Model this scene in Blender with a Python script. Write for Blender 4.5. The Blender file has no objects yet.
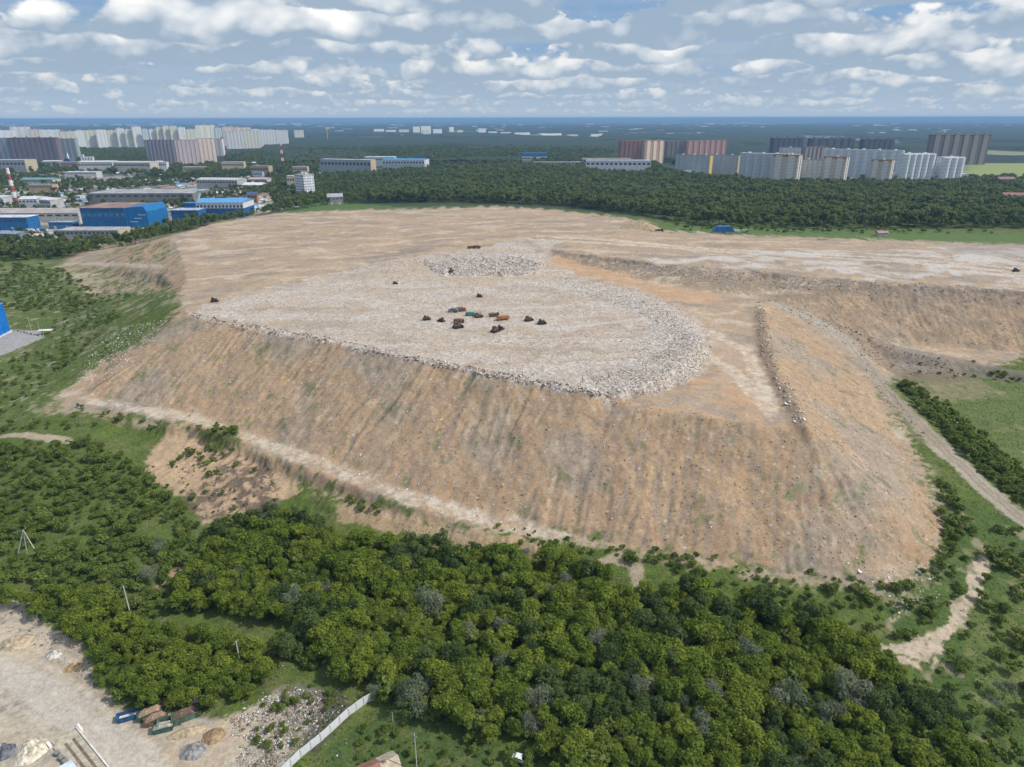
import bpy, bmesh, math, random
import numpy as np
from mathutils import Vector, Matrix
from mathutils.geometry import delaunay_2d_cdt

random.seed(7)
RNG = np.random.default_rng(11)
SC = bpy.context.scene
COL = SC.collection
PI = math.pi

# ------------------------------------------------------------------ camera
CAM_H = 140.0
FPX = 682.7
PITCH = math.radians(21.25)
ROLL = 0.0021
F_ = np.array([0, math.cos(PITCH), -math.sin(PITCH)])
U0 = np.array([0, math.sin(PITCH), math.cos(PITCH)])
R0 = np.array([1.0, 0, 0])
U_ = U0 + ROLL * R0; U_ /= np.linalg.norm(U_)
R_ = R0 - ROLL * U0; R_ /= np.linalg.norm(R_)
CX, CY = 512.0, 383.5


def ray(px, py):
    return F_ * FPX + (px - CX) * R_ + (CY - py) * U_


def P(px, py, z=0.0):
    """where the line of sight through a pixel of the survey photo meets height z"""
    d = ray(px, py)
    t = (z - CAM_H) / d[2]
    return d[0] * t, d[1] * t


def ztop(px, py, y):
    d = ray(px, py)
    return CAM_H + d[2] / d[1] * y


def proj(X, Y, Z):
    Z = Z - CAM_H
    dx = X * R_[0] + Y * R_[1] + Z * R_[2]
    du = X * U_[0] + Y * U_[1] + Z * U_[2]
    dd = X * F_[0] + Y * F_[1] + Z * F_[2]
    dd = np.where(dd > 1.0, dd, np.nan) if isinstance(dd, np.ndarray) else dd
    return CX + FPX * dx / dd, CY - FPX * du / dd, dd


cd = bpy.data.cameras.new('camera')
cam = bpy.data.objects.new('camera', cd)
COL.objects.link(cam)
cd.sensor_width = 36.0
cd.lens = FPX * 36.0 / 1024.0
cd.clip_start = 1.0
cd.clip_end = 200000.0
m = Matrix.Identity(4)
for i in range(3):
    m[i][0] = R_[i]; m[i][1] = U_[i]; m[i][2] = -F_[i]
m[2][3] = CAM_H
cam.matrix_world = m
SC.camera = cam

# ------------------------------------------------------------------ numpy noise
_perm = RNG.permutation(256)
_perm = np.concatenate([_perm, _perm, _perm])
_ga = RNG.random(256) * 2 * PI
_gx, _gy = np.cos(_ga), np.sin(_ga)


def perlin(x, y):
    xi = np.floor(x).astype(np.int64); yi = np.floor(y).astype(np.int64)
    xf = x - xi; yf = y - yi
    xi &= 255; yi &= 255
    u = xf * xf * xf * (xf * (xf * 6 - 15) + 10)
    v = yf * yf * yf * (yf * (yf * 6 - 15) + 10)

    def g(ix, iy, dx, dy):
        h = _perm[_perm[ix] + iy] & 255
        return _gx[h] * dx + _gy[h] * dy
    a = g(xi, yi, xf, yf); b = g(xi + 1, yi, xf - 1, yf)
    c = g(xi, yi + 1, xf, yf - 1); d = g(xi + 1, yi + 1, xf - 1, yf - 1)
    return (a + u * (b - a)) * (1 - v) + (c + u * (d - c)) * v


def fbm(x, y, octv=4, gain=0.5, off=0.0):
    s = np.zeros_like(x, dtype=float); a = 1.0; f = 1.0; n = 0
    for o in range(octv):
        s += a * perlin(x * f + off + 17.3 * o, y * f - off * 0.7 + 9.1 * o)
        n += a; a *= gain; f *= 2.03
    return s / n * 1.6


def sst(a, b, x):
    t = np.clip((x - a) / (b - a), 0, 1)
    return t * t * (3 - 2 * t)


def pip(px, py, poly):
    """vectorised point in polygon"""
    px = np.asarray(px, float); py = np.asarray(py, float)
    ins = np.zeros(px.shape, bool)
    n = len(poly)
    for i in range(n):
        x0, y0 = poly[i]; x1, y1 = poly[(i + 1) % n]
        if y0 == y1:
            continue
        c = ((y0 > py) != (y1 > py)) & (px < (x1 - x0) * (py - y0) / (y1 - y0) + x0)
        ins ^= c
    return ins


def blur(a, k=1, it=1):
    for _ in range(it):
        for ax in (0, 1):
            p = np.pad(a, [(k, k) if ax == q else (0, 0) for q in (0, 1)], mode='edge')
            s = np.zeros_like(a)
            for j in range(2 * k + 1):
                s += p[j:j + a.shape[0], :] if ax == 0 else p[:, j:j + a.shape[1]]
            a = s / (2 * k + 1)
    return a


# ------------------------------------------------------------------ terrain: a survey of break lines (x, y on the photo, height)
LINES = [
    # top edge of the front face
    [(190, 316, 38), (250, 328, 38), (330, 342, 38), (420, 361, 38), (500, 377, 37.5), (590, 393, 37)],
    [(590, 393, 37), (612, 400, 34.5), (650, 409, 34), (720, 419, 33.5), (800, 430, 33)],
    # rim of the rubbish pile and the foot of that rim
    [(590, 393, 37), (640, 387, 37.5), (678, 368, 38.2), (700, 347, 38.8), (688, 325, 39.3), (658, 308, 39.8), (620, 295, 40.2), (580, 287, 40.6)],
    [(612, 400, 34.5), (660, 391, 34), (698, 372, 34), (711, 347, 34.5), (699, 322, 35), (668, 302, 36), (625, 288, 37.5), (585, 280, 39)],
    # berm along the right edge
    [(806, 425, 34.8), (797, 405, 35.2), (780, 380, 35.4), (768, 350, 35.6), (763, 315, 35.8)],
    [(790, 428, 33), (780, 405, 33.3), (766, 380, 33.6), (755, 350, 34), (750, 316, 34.5), (746, 300, 35)],
    [(800, 430, 33), (806, 425, 34.8)],
    # right toe
    [(772, 303, 33), (803, 320, 27), (840, 347, 19), (866, 385, 12), (888, 420, 9), (912, 470, 6), (934, 520, 4.5), (930, 560, 4), (905, 582, 4)],
    # haul road
    [(812, 318, 27), (852, 345, 18.5), (884, 382, 11.5), (934, 440, 6.5), (985, 488, 3.5), (1035, 530, 1.5), (1110, 590, 0)],
    # right bank
    [(545, 249, 45), (580, 254, 44.5), (640, 261, 43.5), (700, 268, 42.5), (760, 272, 42), (850, 279, 41), (940, 285, 40), (1030, 290, 39.5), (1160, 299, 39)],
    [(550, 252.5, 43.6), (640, 265, 40.9), (760, 277, 38.6), (850, 285, 37), (940, 291, 36), (1030, 296, 35.4), (1160, 305, 35)],
    [(540, 254, 43), (590, 266, 40), (650, 282, 37.5), (700, 291, 36), (745, 297, 35), (778, 304, 32), (820, 322, 26), (862, 336, 20), (920, 345, 15), (1030, 353, 13), (1160, 363, 12)],
    [(890, 350, 15.5), (960, 362, 12), (1035, 377, 9.5), (1160, 395, 8)],
    [(888, 361, 10.5), (957, 371, 8.5), (1035, 385, 6.8), (1160, 402, 5)],
    [(960, 425, 4), (1030, 455, 2), (1150, 480, 1)],
    # toe of the front face, the pale bench road, its outer edge, the foot of the scarp
    [(905, 582, 4), (850, 575, 4), (780, 570, 4), (700, 555, 4.5), (620, 542, 4.5), (560, 530, 5), (480, 511, 6), (400, 486, 8.5), (300, 450, 10.5), (200, 415, 12), (85, 396, 12.5)],
    [(550, 545, 3.5), (470, 525, 5.5), (390, 501, 8), (290, 463, 10), (195, 427, 11.5), (90, 405, 12.3)],
    [(128, 432, 6.5), (198, 442, 6), (292, 478, 5), (390, 512, 4)],
    [(540, 568, 1), (440, 548, 1), (340, 520, 1.5), (272, 508, 0.5), (205, 524, 0), (150, 474, 3), (90, 440, 8)],
    # left ridge and left face
    [(190, 316, 38), (140, 341, 27), (100, 363, 18), (62, 386, 12.5)],
    [(175, 297, 36.5), (135, 312, 23), (95, 330, 13), (45, 380, 8)],
    [(45, 380, 8), (30, 350, 4), (60, 318, 4), (95, 300, 6)],
    # west edge of the plateau
    [(190, 316, 38), (180, 300, 37), (186, 285, 36.5), (186, 268, 35.5), (178, 250, 35.5), (172, 237, 38.5), (215, 223, 40.5), (270, 214, 41.5), (330, 211, 42.5)],
    [(66, 259, 8), (110, 263, 16), (158, 273, 26), (176, 288, 33)],
    [(62, 268, 6), (110, 275, 11), (158, 285, 21)],
    [(172, 237, 38.5), (140, 243, 28), (104, 253, 17), (66, 259, 8)],
    # far edge
    [(330, 211, 42.5), (420, 209, 43.5), (500, 207, 44), (560, 211, 45.5), (620, 218, 46), (652, 224, 48), (664, 231, 44), (720, 235, 43), (800, 238, 42), (900, 241, 40.5), (1030, 246, 39), (1200, 255, 39)],
]
POINTS = [
    (300, 250, 41), (400, 230, 43), (520, 236, 46), (600, 236, 46), (450, 300, 39.8), (560, 320, 39.5), (350, 310, 39), (250, 300, 38.5), (640, 335, 39),
    (475, 264, 42), (700, 255, 43), (900, 265, 41), (730, 340, 34.3), (720, 390, 33.8), (620, 275, 39.5),
    (760, 602, 1.5), (640, 590, 1.5), (860, 622, 1), (985, 560, 2.2), (960, 640, -1), (1024, 700, -4), (900, 660, 0),
    (0, 445, 6), (110, 425, 10), (0, 520, 1), (0, 600, 0), (0, 400, 6.5), (0, 350, 4), (0, 300, 3), (40, 262, 3), (-120, 420, 4), (-120, 330, 3),
    (100, 700, 0), (0, 767, 0), (400, 700, 0), (600, 720, -1), (800, 740, -3), (200, 600, 0), (330, 600, 0), (520, 620, 0),
    (1150, 540, 0), (1150, 640, -4),
]
V2, Z2, EDG = [], [], []


def addp(x, y, z):
    for i, (a, b) in enumerate(V2):
        if abs(a - x) < 0.05 and abs(b - y) < 0.05:
            return i
    V2.append((x, y)); Z2.append(z)
    return len(V2) - 1


for ln in LINES:
    ids = [addp(*P(a, b, z), z) for a, b, z in ln]
    EDG += list(zip(ids[:-1], ids[1:]))
for a, b, z in POINTS:
    addp(*P(a, b, z), z)
for a, b, z in LINES[-1] + [(172, 237, 38.5), (215, 223, 40.5), (270, 214, 41.5)]:             # the hidden back slopes of the heap
    x, y = P(a, b, z)
    r = math.hypot(x, y)
    for d, zz in ((55, 17), (170, 13)):
        addp(x * (r + d) / r, y * (r + d) / r, zz)
for x in range(-1400, 1401, 350):
    addp(x, 1600, 0); addp(x, 60, -1)
    addp(x, 1150, 7 if x > -400 else 1)
for y in range(100, 1600, 250):
    addp(-1400, y, 0); addp(1400, y, 0)
for x, y, z in ((-500, 400, 3), (-500, 700, 1), (-450, 900, 0), (-300, 200, 0), (-400, 300, 2), (350, 160, -5), (450, 250, -3), (500, 350, 5), (800, 300, 0), (900, 600, 20)):
    addp(x, y, z)
vo, eo, fo, ov, oe, of = delaunay_2d_cdt([Vector(v) for v in V2], EDG, [], 0, 1e-4)
A2 = np.array(V2); AZ = np.array(Z2, float)
VZ = []
for v, o in zip(vo, ov):
    if len(o):
        VZ.append(AZ[o[0]])
    else:
        d = np.hypot(A2[:, 0] - v.x, A2[:, 1] - v.y); k = np.argsort(d)[:4]; w = 1 / (d[k] + 0.1)
        VZ.append(float((AZ[k] * w).sum() / w.sum()))
        print('crossing near', v, [tuple(A2[q]) for q in k[:2]], VZ[-1])


def grow(a, step, g, end):
    out = []; x = a
    while x < end:
        step *= g; x += step; out.append(x)
    return out


STEP = 0.75
xr = list(np.arange(-340, 400.01, STEP))
XS = np.array([-v for v in grow(340, STEP, 1.04, 70000)][::-1] + xr + grow(400, STEP, 1.04, 70000))
yr = list(np.arange(112, 600.01, STEP))
YS = np.array([-v for v in grow(-112, STEP, 1.15, 70000)][::-1] + yr + grow(600, STEP, 1.0125, 70000))
NX, NY = len(XS), len(YS)
GX, GY = np.meshgrid(XS, YS)                        # [row y, column x]
HT = np.zeros((NY, NX))
vx = np.array([v.x for v in vo]); vy = np.array([v.y for v in vo])
for f in fo:
    a, b, c = f
    x0, x1 = min(vx[list(f)]), max(vx[list(f)]); y0, y1 = min(vy[list(f)]), max(vy[list(f)])
    i0, i1 = np.searchsorted(XS, [x0 - 1e-6, x1 + 1e-6]); j0, j1 = np.searchsorted(YS, [y0 - 1e-6, y1 + 1e-6])
    if i0 >= i1 or j0 >= j1:
        continue
    X = GX[j0:j1, i0:i1]; Y = GY[j0:j1, i0:i1]
    den = (vy[b] - vy[c]) * (vx[a] - vx[c]) + (vx[c] - vx[b]) * (vy[a] - vy[c])
    if abs(den) < 1e-9:
        continue
    wa = ((vy[b] - vy[c]) * (X - vx[c]) + (vx[c] - vx[b]) * (Y - vy[c])) / den
    wb = ((vy[c] - vy[a]) * (X - vx[c]) + (vx[a] - vx[c]) * (Y - vy[c])) / den
    wc = 1 - wa - wb
    ins = (wa > -1e-6) & (wb > -1e-6) & (wc > -1e-6)
    z = wa * VZ[a] + wb * VZ[b] + wc * VZ[c]
    HT[j0:j1, i0:i1] = np.where(ins, z, HT[j0:j1, i0:i1])
HT = blur(HT, 1, 2)
_wx = np.zeros_like(HT); _wy = np.zeros_like(HT)
_s = (slice(0, int(np.searchsorted(YS, 1000))), slice(int(np.searchsorted(XS, -600)), int(np.searchsorted(XS, 650))))
_wx[_s] = 2.1 * fbm(GX[_s] / 13, GY[_s] / 13, 4, .6, 201.0); _wy[_s] = 2.1 * fbm(GX[_s] / 13, GY[_s] / 13, 4, .6, 231.0)
JC = int(np.searchsorted(YS, 1000))                  # rows that hold the heap and its surroundings


def bil(A, x, y):
    fx = np.interp(x, XS, np.arange(NX)); fy = np.interp(y, YS, np.arange(NY))
    i = np.clip(fx.astype(int), 0, NX - 2); j = np.clip(fy.astype(int), 0, NY - 2)
    u = fx - i; v = fy - j
    return (A[j, i] * (1 - u) + A[j, i + 1] * u) * (1 - v) + (A[j + 1, i] * (1 - u) + A[j + 1, i + 1] * u) * v


HT = bil(HT, GX + _wx, GY + _wy)          # crests and feet are never straight
PXg, PYg, DDg = proj(GX, GY, HT)
PXg = np.nan_to_num(PXg, nan=-9999); PYg = np.nan_to_num(PYg, nan=-9999)
SUB = (slice(0, JC), slice(int(np.searchsorted(XS, -600)), int(np.searchsorted(XS, 650))))
gx, gy = GX[SUB], GY[SUB]
# rills: noise smeared along the fall line
dzy, dzx = np.gradient(blur(HT, 2, 2), YS, XS)
slope = np.hypot(dzx, dzy)
sl = slope[SUB]
nz = fbm(gx / 2.5, gy / 2.5, 4, 0.74, 3.0)
NOI = np.zeros_like(HT); NOI[SUB] = nz
ux = np.where(slope > 1e-4, dzx / (slope + 1e-6), 0); uy = np.where(slope > 1e-4, dzy / (slope + 1e-6), 0)
lic = nz.copy(); cnt = 1
for sgn in (1, -1):
    x, y = gx.copy(), gy.copy()
    for k in range(6):
        vxx = bil(ux, x, y); vyy = bil(uy, x, y)
        x += sgn * vxx * 1.3; y += sgn * vyy * 1.3
        lic += bil(NOI, x, y); cnt += 1
lic /= cnt
lic /= lic.std() + 1e-6
STK = np.zeros_like(HT); STK[SUB] = lic
# broad gullies: coarser noise carried further down the slope
nz = fbm(gx / 8.5, gy / 8.5, 3, 0.6, 13.0); NOI[SUB] = nz
lic = nz.copy()
for sgn in (1, -1):
    x, y = gx.copy(), gy.copy()
    for k in range(9):
        vxx = bil(ux, x, y); vyy = bil(uy, x, y)
        x += sgn * vxx * 2.4; y += sgn * vyy * 2.4
        lic += bil(NOI, x, y)
lic /= lic.std() + 1e-6
GUL = np.zeros_like(HT); GUL[SUB] = lic
VARI = np.zeros_like(HT); VARI[SUB] = sst(-.25, .35, fbm(gx / 38, gy / 38, 3, .6, 17.0))
SLM = sst(0.18, 0.38, slope)                          # 1 on the faces of the heap


NHF = np.zeros_like(HT); NHF[SUB] = fbm(gx / 2.4, gy / 2.4, 3, .7, 301.0)


def pm(poly, warp=3.0, wl=9.0, soft=1, seed=0.0):
    """cover of the ground inside an outline surveyed on the photo, with an uneven edge"""
    q = np.array(poly)
    W = (PXg > q[:, 0].min() - 4 * warp) & (PXg < q[:, 0].max() + 4 * warp) & (PYg > q[:, 1].min() - 2 * warp) & (PYg < q[:, 1].max() + 2 * warp) & (GY > 60)
    x, y = GX[W], GY[W]
    a = np.zeros(GX.shape)
    a[W] = pip(PXg[W] + fbm(x / wl, y / wl, 4, 0.7, 5.1 + seed) * warp * 2.0, PYg[W] + fbm(x / wl, y / wl, 4, 0.7, 31.7 + seed) * warp * 1.3, poly)
    if soft:                                          # ragged rather than feathered
        a = blur(a, soft + 1, 1)
        a = sst(.22, .78, a + NHF * 3.2 * a * (1 - a))
    return a


def line_mask(pts, width, warp=1.5, wl=12.0, seed=0.0):
    """band along a path on the ground; pts on the photo, width in metres"""
    W = [P(a, b, z) for a, b, z in pts]
    q = np.array(W); e = width + 2 * warp
    B = (GX > q[:, 0].min() - e) & (GX < q[:, 0].max() + e) & (GY > q[:, 1].min() - e) & (GY < q[:, 1].max() + e)
    x, y = GX[B], GY[B]
    X = x + fbm(x / wl, y / wl, 3, 0.5, 3.3 + seed) * warp; Y = y + fbm(x / wl, y / wl, 3, 0.5, 8.9 + seed) * warp
    d = np.full(x.shape, 1e9)
    for (x0, y0), (x1, y1) in zip(W[:-1], W[1:]):
        L2 = (x1 - x0) ** 2 + (y1 - y0) ** 2 + 1e-9
        t = np.clip(((X - x0) * (x1 - x0) + (Y - y0) * (y1 - y0)) / L2, 0, 1)
        d = np.minimum(d, np.hypot(X - x0 - t * (x1 - x0), Y - y0 - t * (y1 - y0)))
    out = np.zeros(GX.shape); m_ = sst(width * 0.75, width * 0.3, d); out[B] = sst(.2, .8, m_ + NHF[B] * 3.0 * m_ * (1 - m_))
    return out


TRASH = [(186, 314), (232, 296), (300, 280), (350, 268), (420, 255), (470, 250), (520, 238), (560, 240), (545, 256), (585, 282), (625, 290), (665, 304), (696, 322), (708, 347),
         (698, 370), (660, 391), (612, 400), (560, 389), (500, 378), (420, 362), (330, 343), (250, 329)]
trash = pm(TRASH, 5, 14)
rimpoly = [(560, 275), (625, 286), (668, 301), (699, 320), (713, 347), (700, 373), (660, 393), (612, 401), (560, 391), (500, 379), (505, 366), (560, 374), (600, 374), (640, 352), (650, 330), (620, 305), (570, 290)]
rim = pm(rimpoly, 8, 10, 2)
rim2 = pm([(425, 262), (455, 256), (520, 255), (545, 262), (538, 274), (500, 276), (440, 275)], 4, 8, 2)
rim3 = np.maximum(rim2, line_mask([(240, 327, 38), (330, 342, 38), (420, 360, 38), (500, 376, 37.5), (590, 392, 37)], 4.0))
onheap = (HT > 15)

# small relief
fb1 = np.zeros_like(HT); fb2 = np.zeros_like(HT)
fb1[SUB] = fbm(gx / 16, gy / 16, 4, 0.5, 1.0); fb2[SUB] = fbm(gx / 3.2, gy / 3.2, 3, 0.6, 2.0)
HT = HT + SLM * (0.20 * STK * (.3 + VARI) + 0.40 * np.minimum(GUL, .6) * (.1 + .9 * VARI) + 1.05 * fb1 + 0.38 * fb2) + (1 - SLM) * 0.35 * fb1 * np.clip(1 - (GY - 900) / 200, 0, 1) + 0.14 * fb2
SCARP = blur(pip(PXg, PYg, [(140, 470), (170, 428), (205, 425), (285, 462), (330, 498), (470, 528), (550, 543), (540, 558), (400, 537), (300, 505), (240, 520), (165, 485)]).astype(float), 2, 2)
HT += SCARP * (1.5 * fb1 + 0.5 * np.abs(STK) - 0.35 * STK)
HT += rim * (0.28 * np.abs(fb2) + 0.1) + rim2 * 1.0 + 0.35 * trash * np.abs(fb2) + rim3 * 0.5
band1 = line_mask([(160, 590, 0), (172, 575, 0), (190, 555, 1)], 3.5)
HT -= band1 * 0.8


def hz(x, y):
    return float(bil(HT, np.array([x]), np.array([y]))[0])


def G(px, py):
    """the ground point seen at a pixel of the survey photo"""
    d = ray(px, py); d = d / np.linalg.norm(d)
    t = np.arange(100, 3000, 0.6)
    x, y, z = d[0] * t, d[1] * t, CAM_H + d[2] * t
    below = np.nonzero(z < bil(HT, x, y))[0]
    if not len(below):
        return P(px, py, 0) + (0.0,)
    k = below[0]
    return float(x[k]), float(y[k]), float(bil(HT, x[k:k + 1], y[k:k + 1])[0])
# ------------------------------------------------------------------ what the ground is made of (darker in rills and gullies)
C = lambda *a: np.array(a, float)
TAN, ORA, GRB, PALE, DARK = C(.36, .255, .16), C(.40, .235, .12), C(.27, .22, .17), C(.49, .415, .32), C(.10, .085, .07)
TRSH, GRS, DRY, YARD, DIRT = C(.455, .405, .35), C(.075, .105, .022), C(.15, .15, .065), C(.40, .335, .25), C(.33, .275, .21)
ALB = np.zeros((NY, NX, 3)) + C(.088, .122, .028)
MSK = np.zeros((NY, NX, 4))


def mix(colr, mk):
    global ALB
    mk = np.clip(mk, 0, 1)[..., None]
    ALB = ALB * (1 - mk) + np.asarray(colr) * mk


N1 = np.zeros_like(HT); N2 = np.zeros_like(HT); N3 = np.zeros_like(HT); N4 = np.zeros_like(HT)
N1[SUB] = fbm(gx / 40, gy / 40, 4, 0.55, 11.0); N2[SUB] = fbm(gx / 12, gy / 12, 4, 0.55, 21.0)
N3[SUB] = fbm(gx / 4, gy / 4, 3, 0.6, 31.0); N4[SUB] = fbm(gx / 42 + 0.5 * fbm(gx / 30, gy / 30, 2, .5, 44.0), gy / 15 + 0.9 * fbm(gx / 26, gy / 26, 3, .5, 43.0), 5, 0.6, 41.0)
for A_ in (N1, N2, N3, N4):
    A_[SUB] *= 0.45 / A_[SUB].std()
# grass under the trees varies
mix(DRY, sst(-0.1, 0.7, N2) * 0.45)
mix(C(.045, .075, .02), sst(0.1, 0.6, -N3) * 0.5)
# the heap
HEAP = [(62, 392), (90, 370), (120, 352), (150, 335), (178, 312), (178, 294), (120, 292), (95, 300), (80, 285), (55, 268), (80, 252), (130, 240), (172, 235), (215, 222), (270, 213), (330, 210), (420, 208), (500, 206), (560, 210), (620, 217), (652, 223), (664, 230), (720, 234), (800, 237), (900, 240), (1030, 245), (1100, 248),
        (1100, 358), (1030, 353), (980, 368), (930, 372), (905, 375), (880, 384), (905, 430), (925, 470), (942, 520), (935, 565), (905, 590), (850, 583), (780, 578), (700, 562), (620, 549), (560, 538),
        (470, 532), (390, 515), (330, 495), (290, 470), (240, 440), (195, 428), (90, 412), (50, 410)]
heap = pm(HEAP, 7, 12, 2)
mix(TAN * 0.95, heap)
w = heap * SLM
mix(C(.32, .215, .125), w * 0.8)
mix(C(.24, .19, .14), w * sst(-.1, .8, N1 + .5 * N2) * .6)
mix(C(.15, .115, .085), w * sst(.55, .95, N2 * .8 + .5 * N3 - .2 * STK) * .55)
mix(C(.40, .315, .21), w * sst(0.0, .8, N1 * .8 + N3 * .7) * .6)
mix(C(.17, .13, .095), w * sst(.35, 1.1, -GUL * .35 + .6 * N1 + .7 * N2) * .6)
mix(GRS * 1.15, w * sst(.25, .7, N2 * .7 + .6 * N3) * sst(420, 180, PXg) * .75)
mix(C(.085, .12, .035), w * sst(.45, .75, N2 * .6 + .7 * N3) * sst(440, 560, PYg) * .8)
mix(C(.25, .20, .155), w * sst(.1, .8, N1 * 1.1 - .3 * N2) * .5)
mix(C(.37, .21, .105), w * sst(-0.1, 0.9, -0.8 * N1 + 0.35 * STK * 0.5 + 0.4 * N2) * 0.6)
mix(GRB, w * sst(0.1, 0.9, -N1 * 0.9 - 0.3 * STK + 0.3 * N2) * 0.65)
mix(C(.44, .36, .27), w * sst(0.7, 1.5, STK * (.3 + VARI) + N3 + .4 * N2) * 0.45)
mix(C(.20, .15, .10), w * sst(0.8, 1.5, -STK * (.4 + .8 * VARI) - 0.6 * N3 + 0.3 * N2) * 0.7)  # darker along the rill floors
mix(C(.42, .27, .13), w * sst(.5, 1.1, STK * .5 * VARI - N1 + .5 * N3) * .6)
mix(GRS * 1.2, w * sst(0.62, 0.85, N2 * 0.8 + 0.45 * N3) * 0.55)
he = blur(heap, 6, 2); hb = sst(.15, .5, he) * sst(1.0, .75, he) * (GY < 620)
mix(GRS, hb * sst(.0, .35, N3 * .8 + N2 * .6) * .85)
mix(C(.34, .27, .19), (1 - heap) * sst(.02, .4, he) * (GY < 620) * sst(-.1, .35, -N3 * .8 + N2 * .5) * .85)
flat = heap * (1 - SLM)
mix(PALE, flat * sst(0.0, 0.9, N4 + 0.3 * N3) * 0.6)
mix(GRB, flat * sst(0.0, 0.7, -N4 + 0.3 * N1) * 0.7)
mix(C(.21, .175, .14), flat * sst(.3, .8, -N4 * .6 + .6 * N2 + .4 * N1) * .6)
mix(ORA * 1.05, pm([(600, 400), (660, 394), (705, 372), (760, 395), (795, 430), (720, 422), (650, 412)], 5, 12, 2) * sst(-0.5, 0.6, N4 + 0.4 * N3) * 0.75)
mix(ORA * 1.1, pm([(545, 250), (590, 264), (650, 282), (700, 292), (735, 300), (690, 305), (640, 290), (590, 275), (480, 278), (430, 278), (440, 272), (540, 268)], 4, 10, 2) * 0.6)
mix(DARK * 1.7, pm([(358, 258), (400, 250), (430, 246), (440, 254), (395, 264), (370, 264)], 6, 10, 2) * 0.6)
# the tipped rubbish
mix(C(.42, .345, .265), trash * 0.92)
mix(C(.36, .275, .195), trash * sst(-0.1, 0.6, N4 + 0.5 * N2) * 0.75)
mix(C(.27, .215, .165), trash * sst(.25, .8, N1 + .6 * N4 + .4 * N3) * .55)
mix(C(.50, .455, .40), trash * sst(0.0, 0.8, -N4 + 0.8 * N3) * 0.6)
mix(C(.44, .41, .37), rim * 0.4)
mix(C(.30, .29, .28), rim2 * 0.45)
# wheel tracks curving over the pile
for tr, wd in (([(400, 262, 41), (360, 275, 40), (365, 290, 40), (420, 303, 40), (520, 300, 40), (600, 310, 39.5)], 7), ([(215, 300, 38.5), (300, 270, 40), (400, 256, 42), (520, 238, 45), (560, 236, 45)], 8),
               ([(480, 270, 41), (560, 272, 40.5), (640, 290, 37.5), (715, 325, 35), (735, 370, 34), (690, 405, 34)], 7), ([(430, 350, 38.3), (520, 345, 39), (600, 330, 39.5)], 9)):
    mix(C(.37, .275, .185), line_mask(tr, wd) * np.clip(0.65 + 0.5 * N3, 0, 1))
for q in range(26):
    rq = np.random.default_rng(900 + q); cx0, cy0 = rq.uniform(290, 640), rq.uniform(285, 365); a0 = rq.uniform(-.5, .5); L_ = rq.uniform(40, 130); bend = rq.uniform(-14, 14)
    tr = [(cx0 + (u - .5) * L_, cy0 + math.sin(a0) * (u - .5) * L_ * .25 + bend * (u - .5) ** 2, 39) for u in np.linspace(0, 1, 7)]
    mix(C(.33, .25, .175) if q % 3 else C(.53, .49, .44), line_mask(tr, 2.6, 2.5) * trash * .55)
mix(C(.40, .30, .195), pm([(395, 262), (440, 256), (425, 268), (440, 278), (500, 279), (545, 274), (560, 279), (480, 285), (410, 282), (380, 275)], 4, 9, 1) * .7)
for tr in ([(520, 240, 45), (640, 245, 45), (800, 254, 43.5), (1040, 268, 41)], [(540, 236, 46), (700, 247, 44), (900, 258, 41.5), (1100, 268, 40)], [(700, 352, 34.4), (735, 372, 34), (770, 412, 33.4)], [(705, 330, 35), (745, 350, 34.3), (775, 400, 33.5)]):
    mix(PALE * 1.06, line_mask(tr, 7, 3) * (0.5 + 0.5 * N3))
mix(C(.45, .43, .40), pm([(700, 253), (900, 248), (1100, 252), (1100, 292), (940, 282), (800, 272), (720, 266), (600, 256)], 8, 20, 2) * sst(-0.5, 0.5, N4) * 0.7)
mix(C(.24, .225, .21), pm([(930, 243), (1100, 247), (1100, 262), (960, 254)], 5, 10, 2) * 0.5)
# right bank: darker band along its top
mix(DARK * 1.5, pm([(545, 250), (640, 262), (760, 273), (940, 286), (1100, 293), (1100, 312), (940, 303), (760, 288), (640, 273), (570, 262)], 6, 9, 1) * sst(-0.8, 0.3, N3 + 0.4 * STK) * 0.85)
mix(C(.22, .16, .10), pm([(560, 258), (760, 280), (940, 296), (1100, 302), (1100, 360), (1030, 352), (920, 343), (862, 334), (800, 314), (745, 296), (650, 281)], 6, 10, 2) * sst(-.6, .3, N2 + .5 * STK) * .75)
mix(C(.19, .135, .085), pm([(755, 300), (766, 318), (770, 350), (783, 382), (800, 404), (808, 426), (798, 428), (782, 404), (768, 380), (758, 350), (754, 318)], 3, 6, 1) * 0.75)
mix(DARK * 1.6, pm([(890, 344), (965, 360), (1035, 374), (1120, 388), (1120, 402), (1035, 388), (960, 374), (886, 366)], 3, 6, 1) * 0.75)
mix(C(.17, .13, .09), pm([(886, 366), (960, 372), (1000, 385), (975, 395), (925, 385), (895, 378)], 5, 9, 2) * 0.8)
mix(C(.22, .165, .115), pm([(764, 300), (800, 312), (862, 332), (900, 348), (895, 372), (862, 352), (815, 325), (775, 306)], 4, 8, 2) * 0.75)
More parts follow.
